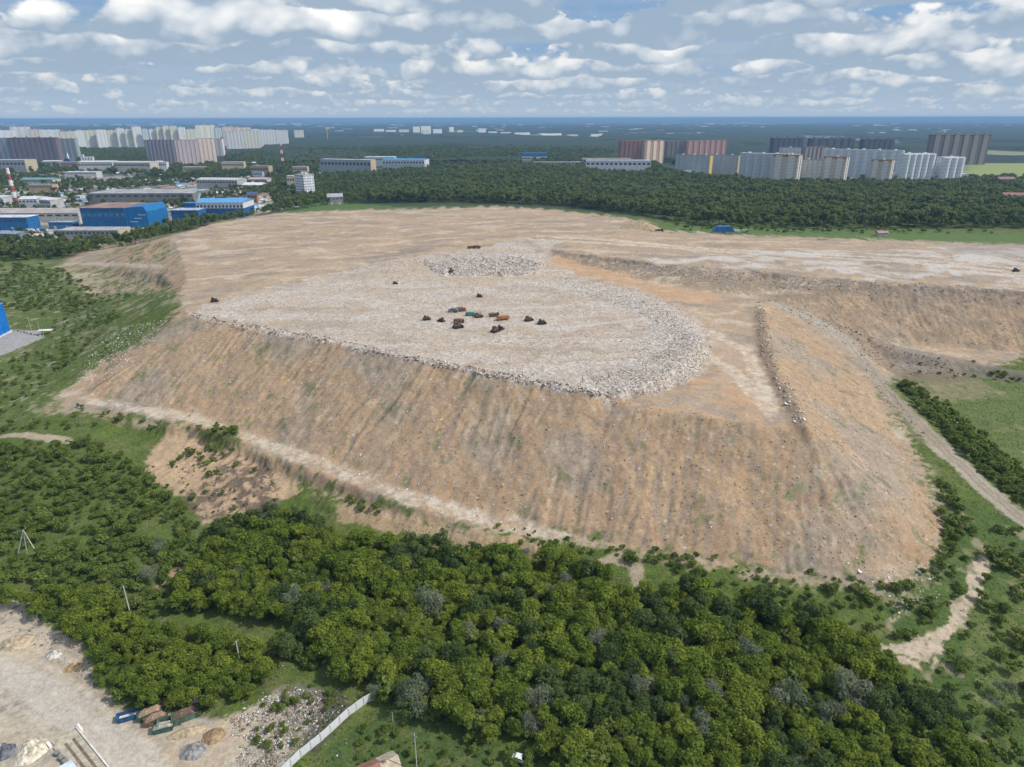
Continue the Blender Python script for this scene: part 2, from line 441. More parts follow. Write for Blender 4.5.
# haul road, bench road, paths
mix(C(.32, .275, .215), line_mask([(775, 303, 33), (812, 318, 27), (852, 345, 18.5), (884, 382, 11.5), (934, 440, 6.5), (985, 488, 3.5), (1035, 530, 1.5), (1110, 590, 0)], 9.5, 2.5) * 0.95)
for o_ in (-3, 3):
    mix(C(.22, .175, .125), line_mask([(852 + o_, 345, 18.5), (884 + o_, 382, 11.5), (934 + o_, 440, 6.5), (985 + o_, 488, 3.5), (1035 + o_, 530, 1.5), (1110 + o_, 590, 0)], 1.6, 1.0) * .6)
mix(C(.21, .165, .115), line_mask([(862, 360, 16), (884, 384, 11.5), (905, 410, 9), (934, 440, 6.5)], 14, 3) * 0.4)
br = line_mask([(85, 400, 12.3), (200, 420, 12), (295, 456, 10.2), (395, 492, 8.3), (478, 517, 6), (560, 535, 4.5)], 6.0, 5)
mix(C(.47, .40, .31), br * np.clip(0.55 + 0.9 * N3 + .5 * N2, 0, .95))
mix(TAN * 1.05, pm([(140, 470), (170, 430), (205, 425), (285, 462), (300, 490), (275, 500), (240, 515), (205, 525), (165, 482)], 9, 12, 1) * 0.95)
mix(C(.105, .08, .06), pm([(180, 502), (215, 472), (240, 456), (268, 462), (280, 490), (274, 512), (235, 510), (200, 524)], 8, 6, 1) * sst(-.5, .3, N3 + .5 * N2) * 0.9)  # shade of the hollow under the scarp, put into the soil colour
mix(GRS, pm([(198, 430), (235, 428), (240, 446), (215, 450), (200, 442)], 5, 6, 1) * 0.9)
mix(TAN, pm([(330, 500), (400, 515), (470, 530), (550, 543), (540, 556), (470, 548), (400, 535), (345, 520)], 9, 9, 1) * 0.8)
mix(C(.40, .32, .24), line_mask([(0, 437, 5.5), (40, 438, 7), (70, 440, 8)], 4, 2) * 0.8)
mix(C(.42, .34, .25), line_mask([(66, 263, 8), (115, 268, 13), (165, 277, 20)], 5, 2) * 0.8)
mix(C(.42, .335, .25), line_mask([(985, 560, 2.2), (975, 585, 1), (960, 615, 0), (935, 645, -1), (900, 652, -.5), (868, 650, 0)], 4.0, 3) * np.clip(1.1 + .4 * N3, 0, 1))
mix(C(.42, .335, .25), line_mask([(945, 640, -1), (900, 662, 0), (940, 650, -1)], 3.4, 5) * np.clip(.7 + .8 * N3, 0, 1))
mix(C(.45, .37, .28), line_mask([(902, 600, 1.2), (893, 622, .5)], 3, 3) * np.clip(.7 + .8 * N3, 0, 1))
mix(C(.33, .22, .15), band1 * 0.9)
mix(C(.36, .28, .20), line_mask([(600, 565, 2), (618, 558, 2.5), (636, 568, 2), (640, 585, 1.5), (637, 600, 1.5)], 4, 2) * 0.8)
# green slopes on the left, thin growth
left = pm([(-200, 240), (60, 262), (175, 290), (172, 300), (120, 330), (60, 380), (40, 420), (-200, 440)], 8, 12, 2) * (1 - heap * 0.8)
mix(C(.095, .13, .035), left * 0.6)
mix(C(.34, .29, .22), left * sst(0.3, 0.8, N2 + 0.5 * N3) * 0.5)
mix(DRY, left * sst(0.0, 0.6, N1 + .4 * N3) * 0.5)
sh = pm([(60, 262), (110, 268), (168, 278), (178, 294), (100, 294), (72, 284)], 5, 10, 2)
mix(C(.09, .125, .035), sh * sst(-.1, .3, N2 * .8 + N3 * .6) * .9)
mix(C(.09, .125, .035), pm([(95, 252), (140, 243), (172, 240), (165, 262), (110, 262)], 5, 10, 2) * sst(.05, .4, N2 * .8 + N3 * .6) * .8)
field = pm([(885, 384), (1000, 380), (1150, 400), (1150, 600), (1035, 520), (985, 478), (935, 430)], 4, 9, 2) * (1 - heap)
mix(C(.105, .14, .045), field * 0.85)
mix(C(.12, .13, .05), field * sst(.0, .5, N3 + .5 * N2) * .6)
mix(C(.22, .17, .11), field * (.65 + .5 * N3) * sst(.2, .5, pm([(890, 366), (975, 374), (1000, 392), (950, 402), (905, 392)], 6, 9, 1)) * .8)
mix(C(.20, .185, .10), field * sst(0.2, 0.8, N2) * 0.5)
rs = pm([(905, 585), (940, 540), (950, 500), (1000, 510), (1150, 620), (1150, 900), (1000, 800), (940, 700), (890, 640), (880, 600)], 8, 10, 2)
mix(C(.06, .10, .026), rs * 0.8 * (1 - sst(0.3, 0.3001, ALB[..., 0])))
mix(C(.26, .215, .15), rs * sst(0.35, 0.8, N2 + .5 * N3) * 0.7)
mix(C(.12, .14, .045), rs * sst(0.0, 0.6, N1 + .5 * N3) * 0.7)
# yard at lower left
YARDP = [(-300, 560), (0, 585), (22, 600), (45, 625), (85, 645), (95, 690), (130, 712), (165, 715), (205, 715), (235, 718), (275, 690), (320, 690), (330, 705), (300, 740), (280, 775), (250, 900), (-300, 900)]
yard = pm(YARDP, 5, 6, 2)
mix(YARD, yard * 0.97)
mix(C(.31, .295, .265), yard * sst(0.1, 0.6, N2 + 0.4 * N3) * 0.5)
for q in range(9):
    o_ = q * 9 - 30
    mix(C(.28, .225, .155) if q % 2 else C(.46, .40, .31), line_mask([(-60 + o_, 640 - o_ * .3, 0), (30 + o_, 682 - o_ * .45, 0), (100 + o_, 735 - o_ * .5, 0), (190 + o_, 810 - o_ * .4, 0)], 1.3, 1.5, 20, q * 3.0) * yard * .6)
mix(C(.30, .25, .18), yard * sst(0.1, 0.5, N1 - N2 + .5 * N3) * 0.6)
mix(C(.20, .17, .13), yard * sst(.45, .8, N3 + .4 * N2) * .5)
mix(C(.45, .37, .26), pm([(0, 622), (30, 625), (45, 650), (30, 668), (5, 672), (-20, 660)], 5, 5, 1) * 0.7)
mix(C(.17, .145, .11), yard * sst(0.75, 1.0, N2 * 0.6 - N3 * 0.7 + N1 * .3) * 0.7)
mix(C(.43, .385, .32), line_mask([(-60, 640, 0), (40, 690, 0), (110, 740, 0), (180, 800, 0)], 8, 1.5) * 0.75)
mix(C(.40, .31, .21), pm([(170, 742), (235, 715), (260, 720), (215, 765), (200, 775), (160, 760)], 4, 5, 1) * 0.6)
mix(C(.14, .13, .075), pm([(255, 690), (300, 680), (330, 688), (320, 725), (290, 760), (262, 770), (250, 740), (262, 720)], 6, 5, 1) * sst(-.3, .3, N3) * .8)
mix(C(.07, .062, .05), pm([(290, 685), (330, 690), (345, 690), (350, 720), (310, 760), (300, 745), (318, 715), (300, 705)], 5, 5, 1) * 0.7)
# lawn behind the concrete fence
lawn = pm([(395, 700), (440, 715), (495, 745), (510, 770), (500, 950), (300, 950), (310, 765), (350, 730)], 4, 6, 1)
mix(C(.058, .095, .028), lawn * 0.9)
mix(C(.12, .13, .05), lawn * sst(-.1, .5, N3 + .5 * N2) * .6)
# the plain further out
mix(C(.035, .055, .024), sst(900, 1100, GY) * (1 - heap) * 0.85)
urb = pm([(-700, 165), (60, 166), (180, 162), (262, 168), (275, 196), (262, 214), (210, 216), (165, 226), (100, 246), (0, 244), (-700, 250)], 2, 30, 1) * (1 - heap) * (GY > 700)
uN = fbm(GX / 60, GY / 60, 3, 0.6, 51.0)
mix(C(.33, .31, .285), urb * sst(-0.35, 0.1, uN) * 0.9)
mix(C(.20, .195, .19), urb * sst(0.2, 0.45, fbm(GX / 90, GY / 40, 3, 0.6, 61.0)) * 0.8)
mix(C(.30, .29, .28), pm([(-100, 362), (0, 356), (44, 338), (40, 331), (8, 329), (-100, 334)], 0.5, 9, 1) * 0.95)
mix(C(.25, .29, .11), pm([(955, 163), (1300, 163), (1300, 182), (960, 180)], 1, 60, 1) * 0.9)
mix(C(.075, .125, .03), pm([(265, 205), (330, 201), (400, 207), (470, 207), (560, 211), (440, 214), (330, 216), (262, 217)], 2, 20, 1) * (1 - heap))
mix(C(.085, .135, .035), pm([(640, 226), (760, 226), (900, 232), (1100, 238), (1100, 243), (900, 240), (760, 236), (664, 233)], 2, 20, 1) * (1 - heap))
mix(C(.42, .36, .28), line_mask([(268, 216, 0), (270, 205, 0), (268, 196, 0)], 9, 3) * (1 - heap))
MSK[..., 0] = np.clip(trash * (0.30 + .25 * N3 - .25 * N4) + rim * 0.3 + rim2 * 0.5 + rim3 * 0.4 + 0.1 * heap + yard * 0.12, 0, 1)
green = (ALB[..., 1] > ALB[..., 0] * 1.05).astype(float)
MSK[..., 1] = green
MSK[..., 2] = np.clip(heap * 0.55 + br * 0.4 + yard * 0.3 + left * 0.35, 0, 1)
MSK[..., 3] = sst(1700, 2600, np.hypot(GX, GY)) * (1 - np.maximum(urb, pm([(955, 163), (1300, 163), (1300, 182), (960, 180)], 1, 60, 1)))


# ------------------------------------------------------------------ material kit
class NT:
    def __init__(s, tree):
        s.t = tree; s.n = tree.nodes; s.l = tree.links

    def put(s, sock, v):
        if isinstance(v, bpy.types.NodeSocket):
            s.l.new(v, sock)
        elif isinstance(v, (tuple, list)):
            v = tuple(v)
            sock.default_value = v + (1.0,) if len(v) == 3 and len(sock.default_value) == 4 else v
        else:
            sock.default_value = v

    def math(s, op, a, b=0.0, c=0.0, clamp=False):
        n = s.n.new('ShaderNodeMath'); n.operation = op; n.use_clamp = clamp
        for i, v in enumerate((a, b, c)):
            s.put(n.inputs[i], v)
        return n.outputs[0]

    def vmath(s, op, a, b=(0, 0, 0), sc=None):
        n = s.n.new('ShaderNodeVectorMath'); n.operation = op
        s.put(n.inputs[0], a)
        if sc is not None:
            s.put(n.inputs['Scale'], sc)
        else:
            s.put(n.inputs[1], b)
        return n.outputs[1] if op in ('DOT_PRODUCT', 'LENGTH') else n.outputs[0]

    def mix(s, f, a, b, mode='MIX'):
        n = s.n.new('ShaderNodeMix'); n.data_type = 'RGBA'; n.blend_type = mode
        s.put(n.inputs[0], f); s.put(n.inputs[6], a); s.put(n.inputs[7], b)
        return n.outputs[2]

    def noise(s, vec, scale, detail=3.0, rough=0.55, dim='3D'):
        n = s.n.new('ShaderNodeTexNoise'); n.noise_dimensions = dim
        s.put(n.inputs['Vector'], vec); n.inputs['Scale'].default_value = scale
        n.inputs['Detail'].default_value = detail; n.inputs['Roughness'].default_value = rough
        return n.outputs['Fac']

    def vor(s, vec, scale, dim='3D'):
        n = s.n.new('ShaderNodeTexVoronoi'); n.voronoi_dimensions = dim
        s.put(n.inputs['Vector'], vec); n.inputs['Scale'].default_value = scale
        return n

    def ss(s, x, a, b):
        n = s.n.new('ShaderNodeMapRange'); n.interpolation_type = 'SMOOTHSTEP'
        s.put(n.inputs['Value'], x); n.inputs['From Min'].default_value = a; n.inputs['From Max'].default_value = b
        return n.outputs[0]

    def sep(s, v):
        n = s.n.new('ShaderNodeSeparateXYZ'); s.put(n.inputs[0], v)
        return n.outputs

    def comb(s, x, y, z):
        n = s.n.new('ShaderNodeCombineXYZ')
        for i, v in enumerate((x, y, z)):
            s.put(n.inputs[i], v)
        return n.outputs[0]

    def attr(s, name):
        n = s.n.new('ShaderNodeAttribute'); n.attribute_name = name
        return n.outputs


def new_mat(name):
    mt = bpy.data.materials.new(name); mt.use_nodes = True
    t = NT(mt.node_tree)
    b = mt.node_tree.nodes['Principled BSDF']
    b.inputs['Roughness'].default_value = 0.9
    b.inputs['Specular IOR Level'].default_value = 0.2
    return mt, t, b


def grid_faces(nx, ny):
    i = np.arange(ny - 1)[:, None] * nx + np.arange(nx - 1)[None, :]
    return np.stack([i, i + 1, i + 1 + nx, i + nx], -1).reshape(-1, 4)


def np_mesh(name, co, faces):
    """mesh from numpy vertices and faces that all have the same number of corners"""
    me = bpy.data.meshes.new(name)
    k = faces.shape[1]
    me.vertices.add(len(co)); me.vertices.foreach_set('co', co.astype(np.float32).ravel())
    me.loops.add(faces.size); me.loops.foreach_set('vertex_index', faces.astype(np.int32).ravel())
    me.polygons.add(len(faces)); me.polygons.foreach_set('loop_start', np.arange(0, faces.size, k, dtype=np.int32))
    me.update(calc_edges=True)
    return me


def attr_set(me, name, data, typ='FLOAT_COLOR', dom='POINT'):
    a = me.attributes.new(name, typ, dom)
    a.data.foreach_set('color' if typ == 'FLOAT_COLOR' else 'value', np.ascontiguousarray(data, dtype=np.float32 if typ != 'INT' else np.int32).ravel())


# ground sheet
me = np_mesh('ground', np.stack([GX, GY, HT], -1).reshape(-1, 3), grid_faces(NX, NY))
attr_set(me, 'soil', np.concatenate([ALB, np.ones((NY, NX, 1))], -1))
attr_set(me, 'cover', MSK)
me.polygons.foreach_set('use_smooth', np.ones(len(me.polygons), dtype=bool))
ground = bpy.data.objects.new('ground', me); COL.objects.link(ground)
ground['kind'] = 'structure'
gm, t, b = new_mat('ground')
pos = t.n.new('ShaderNodeNewGeometry').outputs['Position']
soil = t.attr('soil')['Color']
cov = t.attr('cover'); cs = t.n.new('ShaderNodeSeparateColor'); t.l.new(cov['Color'], cs.inputs[0])
rub, grn, lit = cs.outputs[0], cs.outputs[1], cs.outputs[2]
far = cov['Alpha']
nA = t.noise(pos, 0.9, 4, 0.65); nB = t.noise(pos, 0.22, 3, 0.6)
nC = t.noise(pos, 2.4, 3, 0.7)
k = t.math('ADD', t.math('ADD', t.math('MULTIPLY', nA, 0.95), t.math('MULTIPLY', nB, 0.5)), t.math('MULTIPLY', nC, .75))
k = t.math('SUBTRACT', k, 0.10)
c = t.vmath('SCALE', soil, sc=k)
# scraps: cells of random colour where rubbish lies
v1 = t.vor(pos, 1.15)
hs = t.n.new('ShaderNodeSeparateColor'); t.l.new(v1.outputs['Color'], hs.inputs[0])
scr = t.mix(t.ss(hs.outputs[0], 0.1, 0.95), (.24, .21, .185), (.62, .57, .52))
scr = t.mix(t.ss(hs.outputs[1], 0.86, 0.93), scr, (.36, .25, .16))
c = t.mix(t.math('MULTIPLY', rub, 0.8), c, scr)
v2 = t.vor(pos, 0.62)
h2 = t.n.new('ShaderNodeSeparateColor'); t.l.new(v2.outputs['Color'], h2.inputs[0])
spot = t.math('MULTIPLY', t.ss(h2.outputs[0], 0.93, 0.95), t.ss(v2.outputs['Distance'], 0.42, 0.3))
c = t.mix(t.math('MULTIPLY', spot, t.math('MULTIPLY', lit, 0.75)), c, t.mix(h2.outputs[1], (.62, .60, .57), (.13, .11, .095)))
# weeds: brighter and darker tufts
gr = t.mix(t.noise(pos, 1.6, 3, 0.7), (.45, .45, .4), (1.5, 1.5, 1.35))
c = t.mix(grn, c, t.mix(1.0, c, gr, 'MULTIPLY'))
# open country: woods, fields, pale villages
pf = t.vmath('MULTIPLY', pos, (1.0, 0.42, 0))
n1 = t.noise(pf, 0.00055, 5, 0.6); n2 = t.noise(t.vmath('ADD', pf, (9000, 3000, 0)), 0.0011, 4, 0.6)
n3 = t.noise(t.vmath('ADD', pf, (100, 7000, 0)), 0.0009, 3, 0.5); n4 = t.noise(pos, 0.02, 4, 0.7)
wood = t.mix(n4, (.010, .02, .012), (.03, .045, .022))
fld = t.mix(n2, (.10, .125, .05), (.34, .33, .20))
land = t.mix(t.ss(n1, 0.565, 0.575), wood, fld)
vil = t.math('MULTIPLY', t.ss(n3, 0.50, 0.56), t.ss(t.noise(pos, 0.014, 3, 0.6), 0.56, 0.61))
land = t.mix(vil, land, (.62, .60, .57))
c = t.mix(far, c, land)
t.l.new(c, b.inputs['Base Color'])
bp = t.n.new('ShaderNodeBump'); bp.inputs['Strength'].default_value = 0.8; bp.inputs['Distance'].default_value = 0.5
hh = t.math('ADD', t.math('MULTIPLY', t.noise(pos, 0.7, 5, 0.68), 0.7), t.math('MULTIPLY', t.math('MULTIPLY', hs.outputs[2], rub), 0.6))
t.l.new(hh, bp.inputs['Height']); t.l.new(bp.outputs[0], b.inputs['Normal'])
me.materials.append(gm)

# ------------------------------------------------------------------ sun, sky, air
SUNV = Vector((0.85, -0.13, 0)).normalized() * math.cos(math.radians(49)); SUNV.z = math.sin(math.radians(49))
sd = bpy.data.lights.new('sun', 'SUN'); sd.energy = 3.8; sd.angle = math.radians(0.53); sd.color = (1.0, 0.95, 0.87)
so = bpy.data.objects.new('sun', sd); COL.objects.link(so)
so.rotation_euler = (-SUNV).to_track_quat('-Z', 'Y').to_euler()
so.location = (0, 0, 300)
wd = bpy.data.worlds.new('World'); SC.world = wd; wd.use_nodes = True
t = NT(wd.node_tree); bg = wd.node_tree.nodes['Background']
sky = t.n.new('ShaderNodeTexSky'); sky.sky_type = 'NISHITA'; sky.sun_disc = False
sky.sun_elevation = math.radians(49); sky.sun_rotation = math.atan2(SUNV.x, SUNV.y)
sky.air_density = 1.0; sky.dust_density = 1.6; sky.ozone_density = 1.5
# the open sky lights the land; the banks of cumulus stand on a far ring of sky outside the air box
t.l.new(t.mix(0.5, sky.outputs[0], (5.6, 6.5, 7.7)), bg.inputs['Color']); bg.inputs['Strength'].default_value = 0.14
mt = bpy.data.materials.new('sky'); mt.use_nodes = True; mt.node_tree.nodes.clear(); t = NT(mt.node_tree)
D = t.vmath('NORMALIZE', t.vmath('SUBTRACT', t.n.new('ShaderNodeNewGeometry').outputs['Position'], (0, 0, 140)))
dx, dy, dz = t.sep(D)
az = t.math('MULTIPLY', t.math('ARCTAN2', dx, dy), 57.2958)
el = t.math('MULTIPLY', t.math('ARCSINE', dz), 57.2958)
tot = t.mix(t.ss(el, 0.0, 9.0), (3.4, 4.7, 6.3), (2.0, 3.7, 6.2))
gap = t.math('ADD', t.math('POWER', t.math('DIVIDE', t.math('SUBTRACT', az, 6.8), 3.6), 2.0), t.math('POWER', t.math('DIVIDE', t.math('SUBTRACT', el, 8.7), 1.7), 2.0))
gap = t.ss(t.math('ADD', gap, t.math('MULTIPLY', t.math('SUBTRACT', t.noise(t.comb(t.math('MULTIPLY', az, .55), t.math('MULTIPLY', el, 1.1), 1.0), 1.0, 5, .6), .5), 5.0)), 1.9, .1)
deck = t.noise(t.comb(t.math('MULTIPLY', az, .05), t.math('MULTIPLY', el, .55), 3.0), 1.0, 5, .6)
dk = t.math('MULTIPLY', t.ss(deck, .32, .56), t.math('SUBTRACT', .9, t.math('MULTIPLY', gap, .55)))
tot = t.mix(dk, tot, t.mix(t.noise(t.comb(t.math('MULTIPLY', az, .12), t.math('MULTIPLY', el, .9), 9.0), 1.0, 5, .6), (2.9, 4.1, 5.5), (4.7, 5.7, 6.8)))
# banks of cumulus, each row nearer, higher and larger than the one before: flat grey bases, bright heads
ROWS = [(0.35, .5, .33), (0.8, .7, .31), (1.4, 1.0, .295), (2.1, 1.4, .285), (3.0, 1.9, .28), (4.1, 2.5, .275), (5.6, 3.2, .275), (7.6, 3.6, .285), (10.5, 4.5, .28)]
for k, (e0, szk, th) in enumerate(ROWS):
    wob = t.noise(t.comb(t.math('DIVIDE', az, szk * 5.0), k * 3.7, 0.0), 1.0, 3, .55)
    v = t.math('DIVIDE', t.math('SUBTRACT', t.math('SUBTRACT', el, e0), t.math('MULTIPLY', t.math('SUBTRACT', wob, .5), szk * 1.3)), szk)
    u = t.math('DIVIDE', az, szk)
    p = t.comb(t.math('MULTIPLY', u, .20), t.math('MULTIPLY', v, .32), k * 11.3 + 2.0)
    big = t.noise(t.comb(t.math('MULTIPLY', u, .16), k * 5.1 + .4, 0.0), 1.0, 2, .5)
    n = t.noise(p, 1.0, 8, .62)
    vo_ = t.vor(t.vmath('ADD', t.vmath('SCALE', p, sc=3.6), t.comb(n, n, 0.0)), 1.0)
    vo_.inputs['Detail'].default_value = 2.0; vo_.inputs['Roughness'].default_value = .55
    puff = t.math('SUBTRACT', .42, vo_.outputs['Distance'])
    n = t.math('ADD', n, t.math('MULTIPLY', puff, .17))
    n2 = t.noise(t.vmath('ADD', p, (.16, .20, 0)), 1.0, 4, .6)
    up = t.math('MAXIMUM', v, 0.0); dn = t.math('MAXIMUM', t.math('MULTIPLY', v, -1.0), 0.0)
    lv = t.math('SUBTRACT', n, t.math('ADD', t.math('MULTIPLY', t.math('POWER', up, 1.4), .13), t.math('MULTIPLY', dn, 1.1)))
    lv = t.math('SUBTRACT', t.math('ADD', lv, t.math('MULTIPLY', t.math('SUBTRACT', big, .5), .75)), t.math('MULTIPLY', gap, .55))
    a = t.math('MULTIPLY', t.ss(lv, th - .02, th + .05), .96)
    lt = t.math('ADD', t.math('ADD', t.math('MULTIPLY', t.math('SUBTRACT', n, n2), 3.2), t.math('MULTIPLY', puff, .5)), t.math('ADD', t.ss(v, -.35, .45), -.06), clamp=True)
    bright = .76 + .24 * min(1, e0 / 5)
    cc = t.mix(lt, (3.4, 4.5, 5.8), tuple(q * bright for q in (10.4, 10.4, 10.2)))
    tot = t.mix(a, tot, cc)
hzf = t.math('POWER', 2.718, t.math('MULTIPLY', t.math('MAXIMUM', el, 0.0), -.55))
tot = t.mix(t.math('MULTIPLY', hzf, 0.9), tot, (4.5, 5.6, 6.8))
em = t.n.new('ShaderNodeEmission'); t.l.new(tot, em.inputs['Color']); em.inputs['Strength'].default_value = 0.1
out = t.n.new('ShaderNodeOutputMaterial'); t.l.new(em.outputs[0], out.inputs['Surface'])
try:
    mt.cycles.emission_sampling = 'NONE'
except Exception:
    pass
RS = 130000.0
aa = np.linspace(-PI, PI, 181)[:-1]; ee = np.radians(np.array([0.08, 1, 2, 4, 6, 8, 10, 12, 14, 17]))
co = np.stack([RS * np.sin(aa)[None] * np.cos(ee)[:, None], RS * np.cos(aa)[None] * np.cos(ee)[:, None], 140 + RS * np.sin(ee)[:, None] + 0 * aa[None]], -1).reshape(-1, 3)
i = np.arange(len(ee) - 1)[:, None] * 180; j = np.arange(180)[None]; j2 = (j + 1) % 180
mes = np_mesh('sky', co, np.stack([i + j, i + j2, i + 180 + j2, i + 180 + j], -1).reshape(-1, 4)); mes.materials.append(mt)
so2 = bpy.data.objects.new('sky', mes); COL.objects.link(so2); so2['kind'] = 'structure'

HAZE = True
if HAZE:
    bm = bmesh.new(); bmesh.ops.create_cube(bm, size=1.0)
    for v in bm.verts:
        v.co = (v.co.x * 150000, v.co.y * 150000, -20 if v.co.z < 0 else 152)
    hm = bpy.data.meshes.new('haze'); bm.to_mesh(hm); bm.free()
    ho = bpy.data.objects.new('haze', hm); COL.objects.link(ho); ho['kind'] = 'stuff'
    mt = bpy.data.materials.new('haze'); mt.use_nodes = True; nt = mt.node_tree; nt.nodes.clear()
    out = nt.nodes.new('ShaderNodeOutputMaterial'); pv = nt.nodes.new('ShaderNodeVolumePrincipled')
    pv.inputs['Color'].default_value = (0.30, 0.53, 0.84, 1); pv.inputs['Density'].default_value = 0.000068
    nt.links.new(pv.outputs[0], out.inputs['Volume']); hm.materials.append(mt)

SC.render.engine = 'CYCLES'
SC.cycles.use_denoising = True
SC.cycles.max_bounces = 5; SC.cycles.diffuse_bounces = 2; SC.cycles.transmission_bounces = 3; SC.cycles.transparent_max_bounces = 6
SC.cycles.volume_bounces = 0
SC.view_settings.view_transform = 'Standard'; SC.view_settings.look = 'None'
SC.view_settings.exposure = 0.0; SC.view_settings.gamma = 1.0
# ------------------------------------------------------------------ plants
def tag(o, label=None, cat=None, group=None, kind=None):
    if label: o['label'] = label
    if cat: o['category'] = cat
    if group: o['group'] = group
    if kind: o['kind'] = kind
    return o


def empty(name, loc, rz=0.0, label=None, cat=None, group=None, sc=1.0):
    o = bpy.data.objects.new(name, None); COL.objects.link(o)
    o.location = loc; o.rotation_euler = (0, 0, rz); o.scale = (sc, sc, sc); o.empty_display_size = 0.5
    return tag(o, label, cat, group)


def leaf_mat(name, lo, hi, trans=0.48):
    mt, t, b = new_mat(name)
    oi = t.n.new('ShaderNodeObjectInfo').outputs['Random']
    sh = t.attr('tone')['Fac']
    c = t.mix(t.math('ADD', t.math('MULTIPLY', oi, 0.75), t.math('MULTIPLY', sh, 0.25)), lo, hi)
    c = t.mix(1.0, c, t.mix(sh, (.62, .66, .60), (1.35, 1.3, 1.2)), 'MULTIPLY')
    b.inputs['Roughness'].default_value = 0.7; b.inputs['Specular IOR Level'].default_value = 0.12
    t.l.new(c, b.inputs['Base Color'])
    tr = t.n.new('ShaderNodeBsdfTranslucent'); t.l.new(c, tr.inputs['Color'])
    ms = t.n.new('ShaderNodeMixShader'); ms.inputs[0].default_value = trans
    t.l.new(b.outputs[0], ms.inputs[1]); t.l.new(tr.outputs[0], ms.inputs[2])
    t.l.new(ms.outputs[0], t.n['Material Output'].inputs['Surface'])
    return mt


def flat_mat(name, col, rough=0.85, var=0.15, scale=0.6, metal=0.0, col2=None):
    mt, t, b = new_mat(name)
    tc = t.n.new('ShaderNodeTexCoord').outputs['Object']
    n = t.noise(tc, scale, 4, 0.65)
    lo = tuple(v * (1 - var * 1.6) for v in col); hi = tuple(min(v * (1 + var), .95) for v in (col2 or col))
    t.l.new(t.mix(t.ss(n, 0.3, 0.7), lo, hi), b.inputs['Base Color'])
    b.inputs['Roughness'].default_value = rough; b.inputs['Metallic'].default_value = metal
    return mt


L_GREEN = leaf_mat('leaves_fresh_green', (.125, .188, .030), (.25, .30, .046))
L_DARK = leaf_mat('leaves_deep_green', (.065, .112, .032), (.13, .172, .058))
L_SILVER = leaf_mat('leaves_silver', (.19, .225, .15), (.25, .28, .20))
L_BUSH = leaf_mat('leaves_bush', (.115, .175, .036), (.195, .24, .062))
L_FAR = leaf_mat('leaves_far', (.065, .112, .034), (.195, .235, .072))
BARK = flat_mat('bark', (.12, .10, .08), 0.95, 0.3, 3.0)


def crown_mesh(name, mat, seed, H, R, zc, rz, nl, nleaf, ls, flat=0.75, up=0.6):
    """uneven crown: leaf sprays spread through the outer part of several lobes"""
    r = np.random.default_rng(seed)
    lob = [(0, 0, zc, R * 0.66, rz * 0.82)]
    for i in range(nl):
        a = r.random() * 2 * PI; q = R * (0.30 + 0.62 * r.random()); h = (r.random() * 2 - 0.9) * rz * 0.62
        s = R * (0.22 + 0.30 * r.random()) * (1.0 - 0.25 * max(h, 0) / rz)
        lob.append((q * math.cos(a) * (1 - 0.35 * max(h, 0) / rz), q * math.sin(a) * (1 - 0.35 * max(h, 0) / rz), zc + h, s, s * (0.8 + 0.3 * r.random())))
    L = np.array(lob); w = L[:, 3] ** 2; w /= w.sum()
    k = r.choice(len(L), nleaf, p=w)
    d = r.normal(size=(nleaf, 3)); d /= np.linalg.norm(d, axis=1)[:, None]
    d[:, 2] = np.where(d[:, 2] < -0.35, -d[:, 2], d[:, 2])
    rad = 0.62 + 0.52 * r.random(nleaf) ** 0.9
    c = L[k, :3] + d * np.stack([L[k, 3], L[k, 3], L[k, 4]], 1) * rad[:, None]
    ax_ = r.random() * PI; st_ = 1 + .22 * r.random()
    q0 = c[:, 0] * math.cos(ax_) + c[:, 1] * math.sin(ax_); c[:, 0] += (st_ - 1) * q0 * math.cos(ax_); c[:, 1] += (st_ - 1) * q0 * math.sin(ax_)
    c += r.normal(size=c.shape) * R * .045
    nrm = d + r.normal(size=(nleaf, 3)) * 0.55; nrm[:, 2] += up
    nrm /= np.linalg.norm(nrm, axis=1)[:, None]
    a = np.cross(nrm, r.normal(size=(nleaf, 3))); a /= np.linalg.norm(a, axis=1)[:, None]
    bb = np.cross(nrm, a)
    s = ls * (0.55 + 0.9 * r.random(nleaf))[:, None]
    v = np.stack([c - a * s * 0.55, c + bb * s * flat * 0.5 + nrm * s * 0.12, c + a * s * 0.6, c - bb * s * flat * 0.45 - nrm * s * 0.05], 1).reshape(-1, 3)
    v[:, 2] = np.maximum(v[:, 2], 0.05)
    me = np_mesh(name, v, np.arange(nleaf * 4).reshape(-1, 4))
    tone = np.clip(0.5 + 0.25 * r.normal(size=nleaf) + 0.22 * r.normal(size=len(L))[k], 0, 1)
    attr_set(me, 'tone', np.repeat(tone, 4), 'FLOAT')
    me.materials.append(mat)
    return me


def tube(bm, p0, p1, r0, r1, n=6, cap=True):
    p0, p1 = Vector(p0), Vector(p1); ax = (p1 - p0).normalized()
    u = ax.cross(Vector((0.3, 0.2, 1)) if abs(ax.z) < 0.9 else Vector((1, 0, 0))).normalized(); w = ax.cross(u)
    ring = []
    for p, r in ((p0, r0), (p1, r1)):
        ring.append([bm.verts.new(p + (u * math.cos(2 * PI * i / n) + w * math.sin(2 * PI * i / n)) * r) for i in range(n)])
    for i in range(n):
        bm.faces.new((ring[0][i], ring[0][(i + 1) % n], ring[1][(i + 1) % n], ring[1][i]))
    if cap:
        bm.faces.new(ring[0][::-1]); bm.faces.new(ring[1])


def bm_mesh(name, bm, mat):
    bmesh.ops.recalc_face_normals(bm, faces=bm.faces)
    me = bpy.data.meshes.new(name); bm.to_mesh(me); bm.free()
    if mat: me.materials.append(mat)
    return me


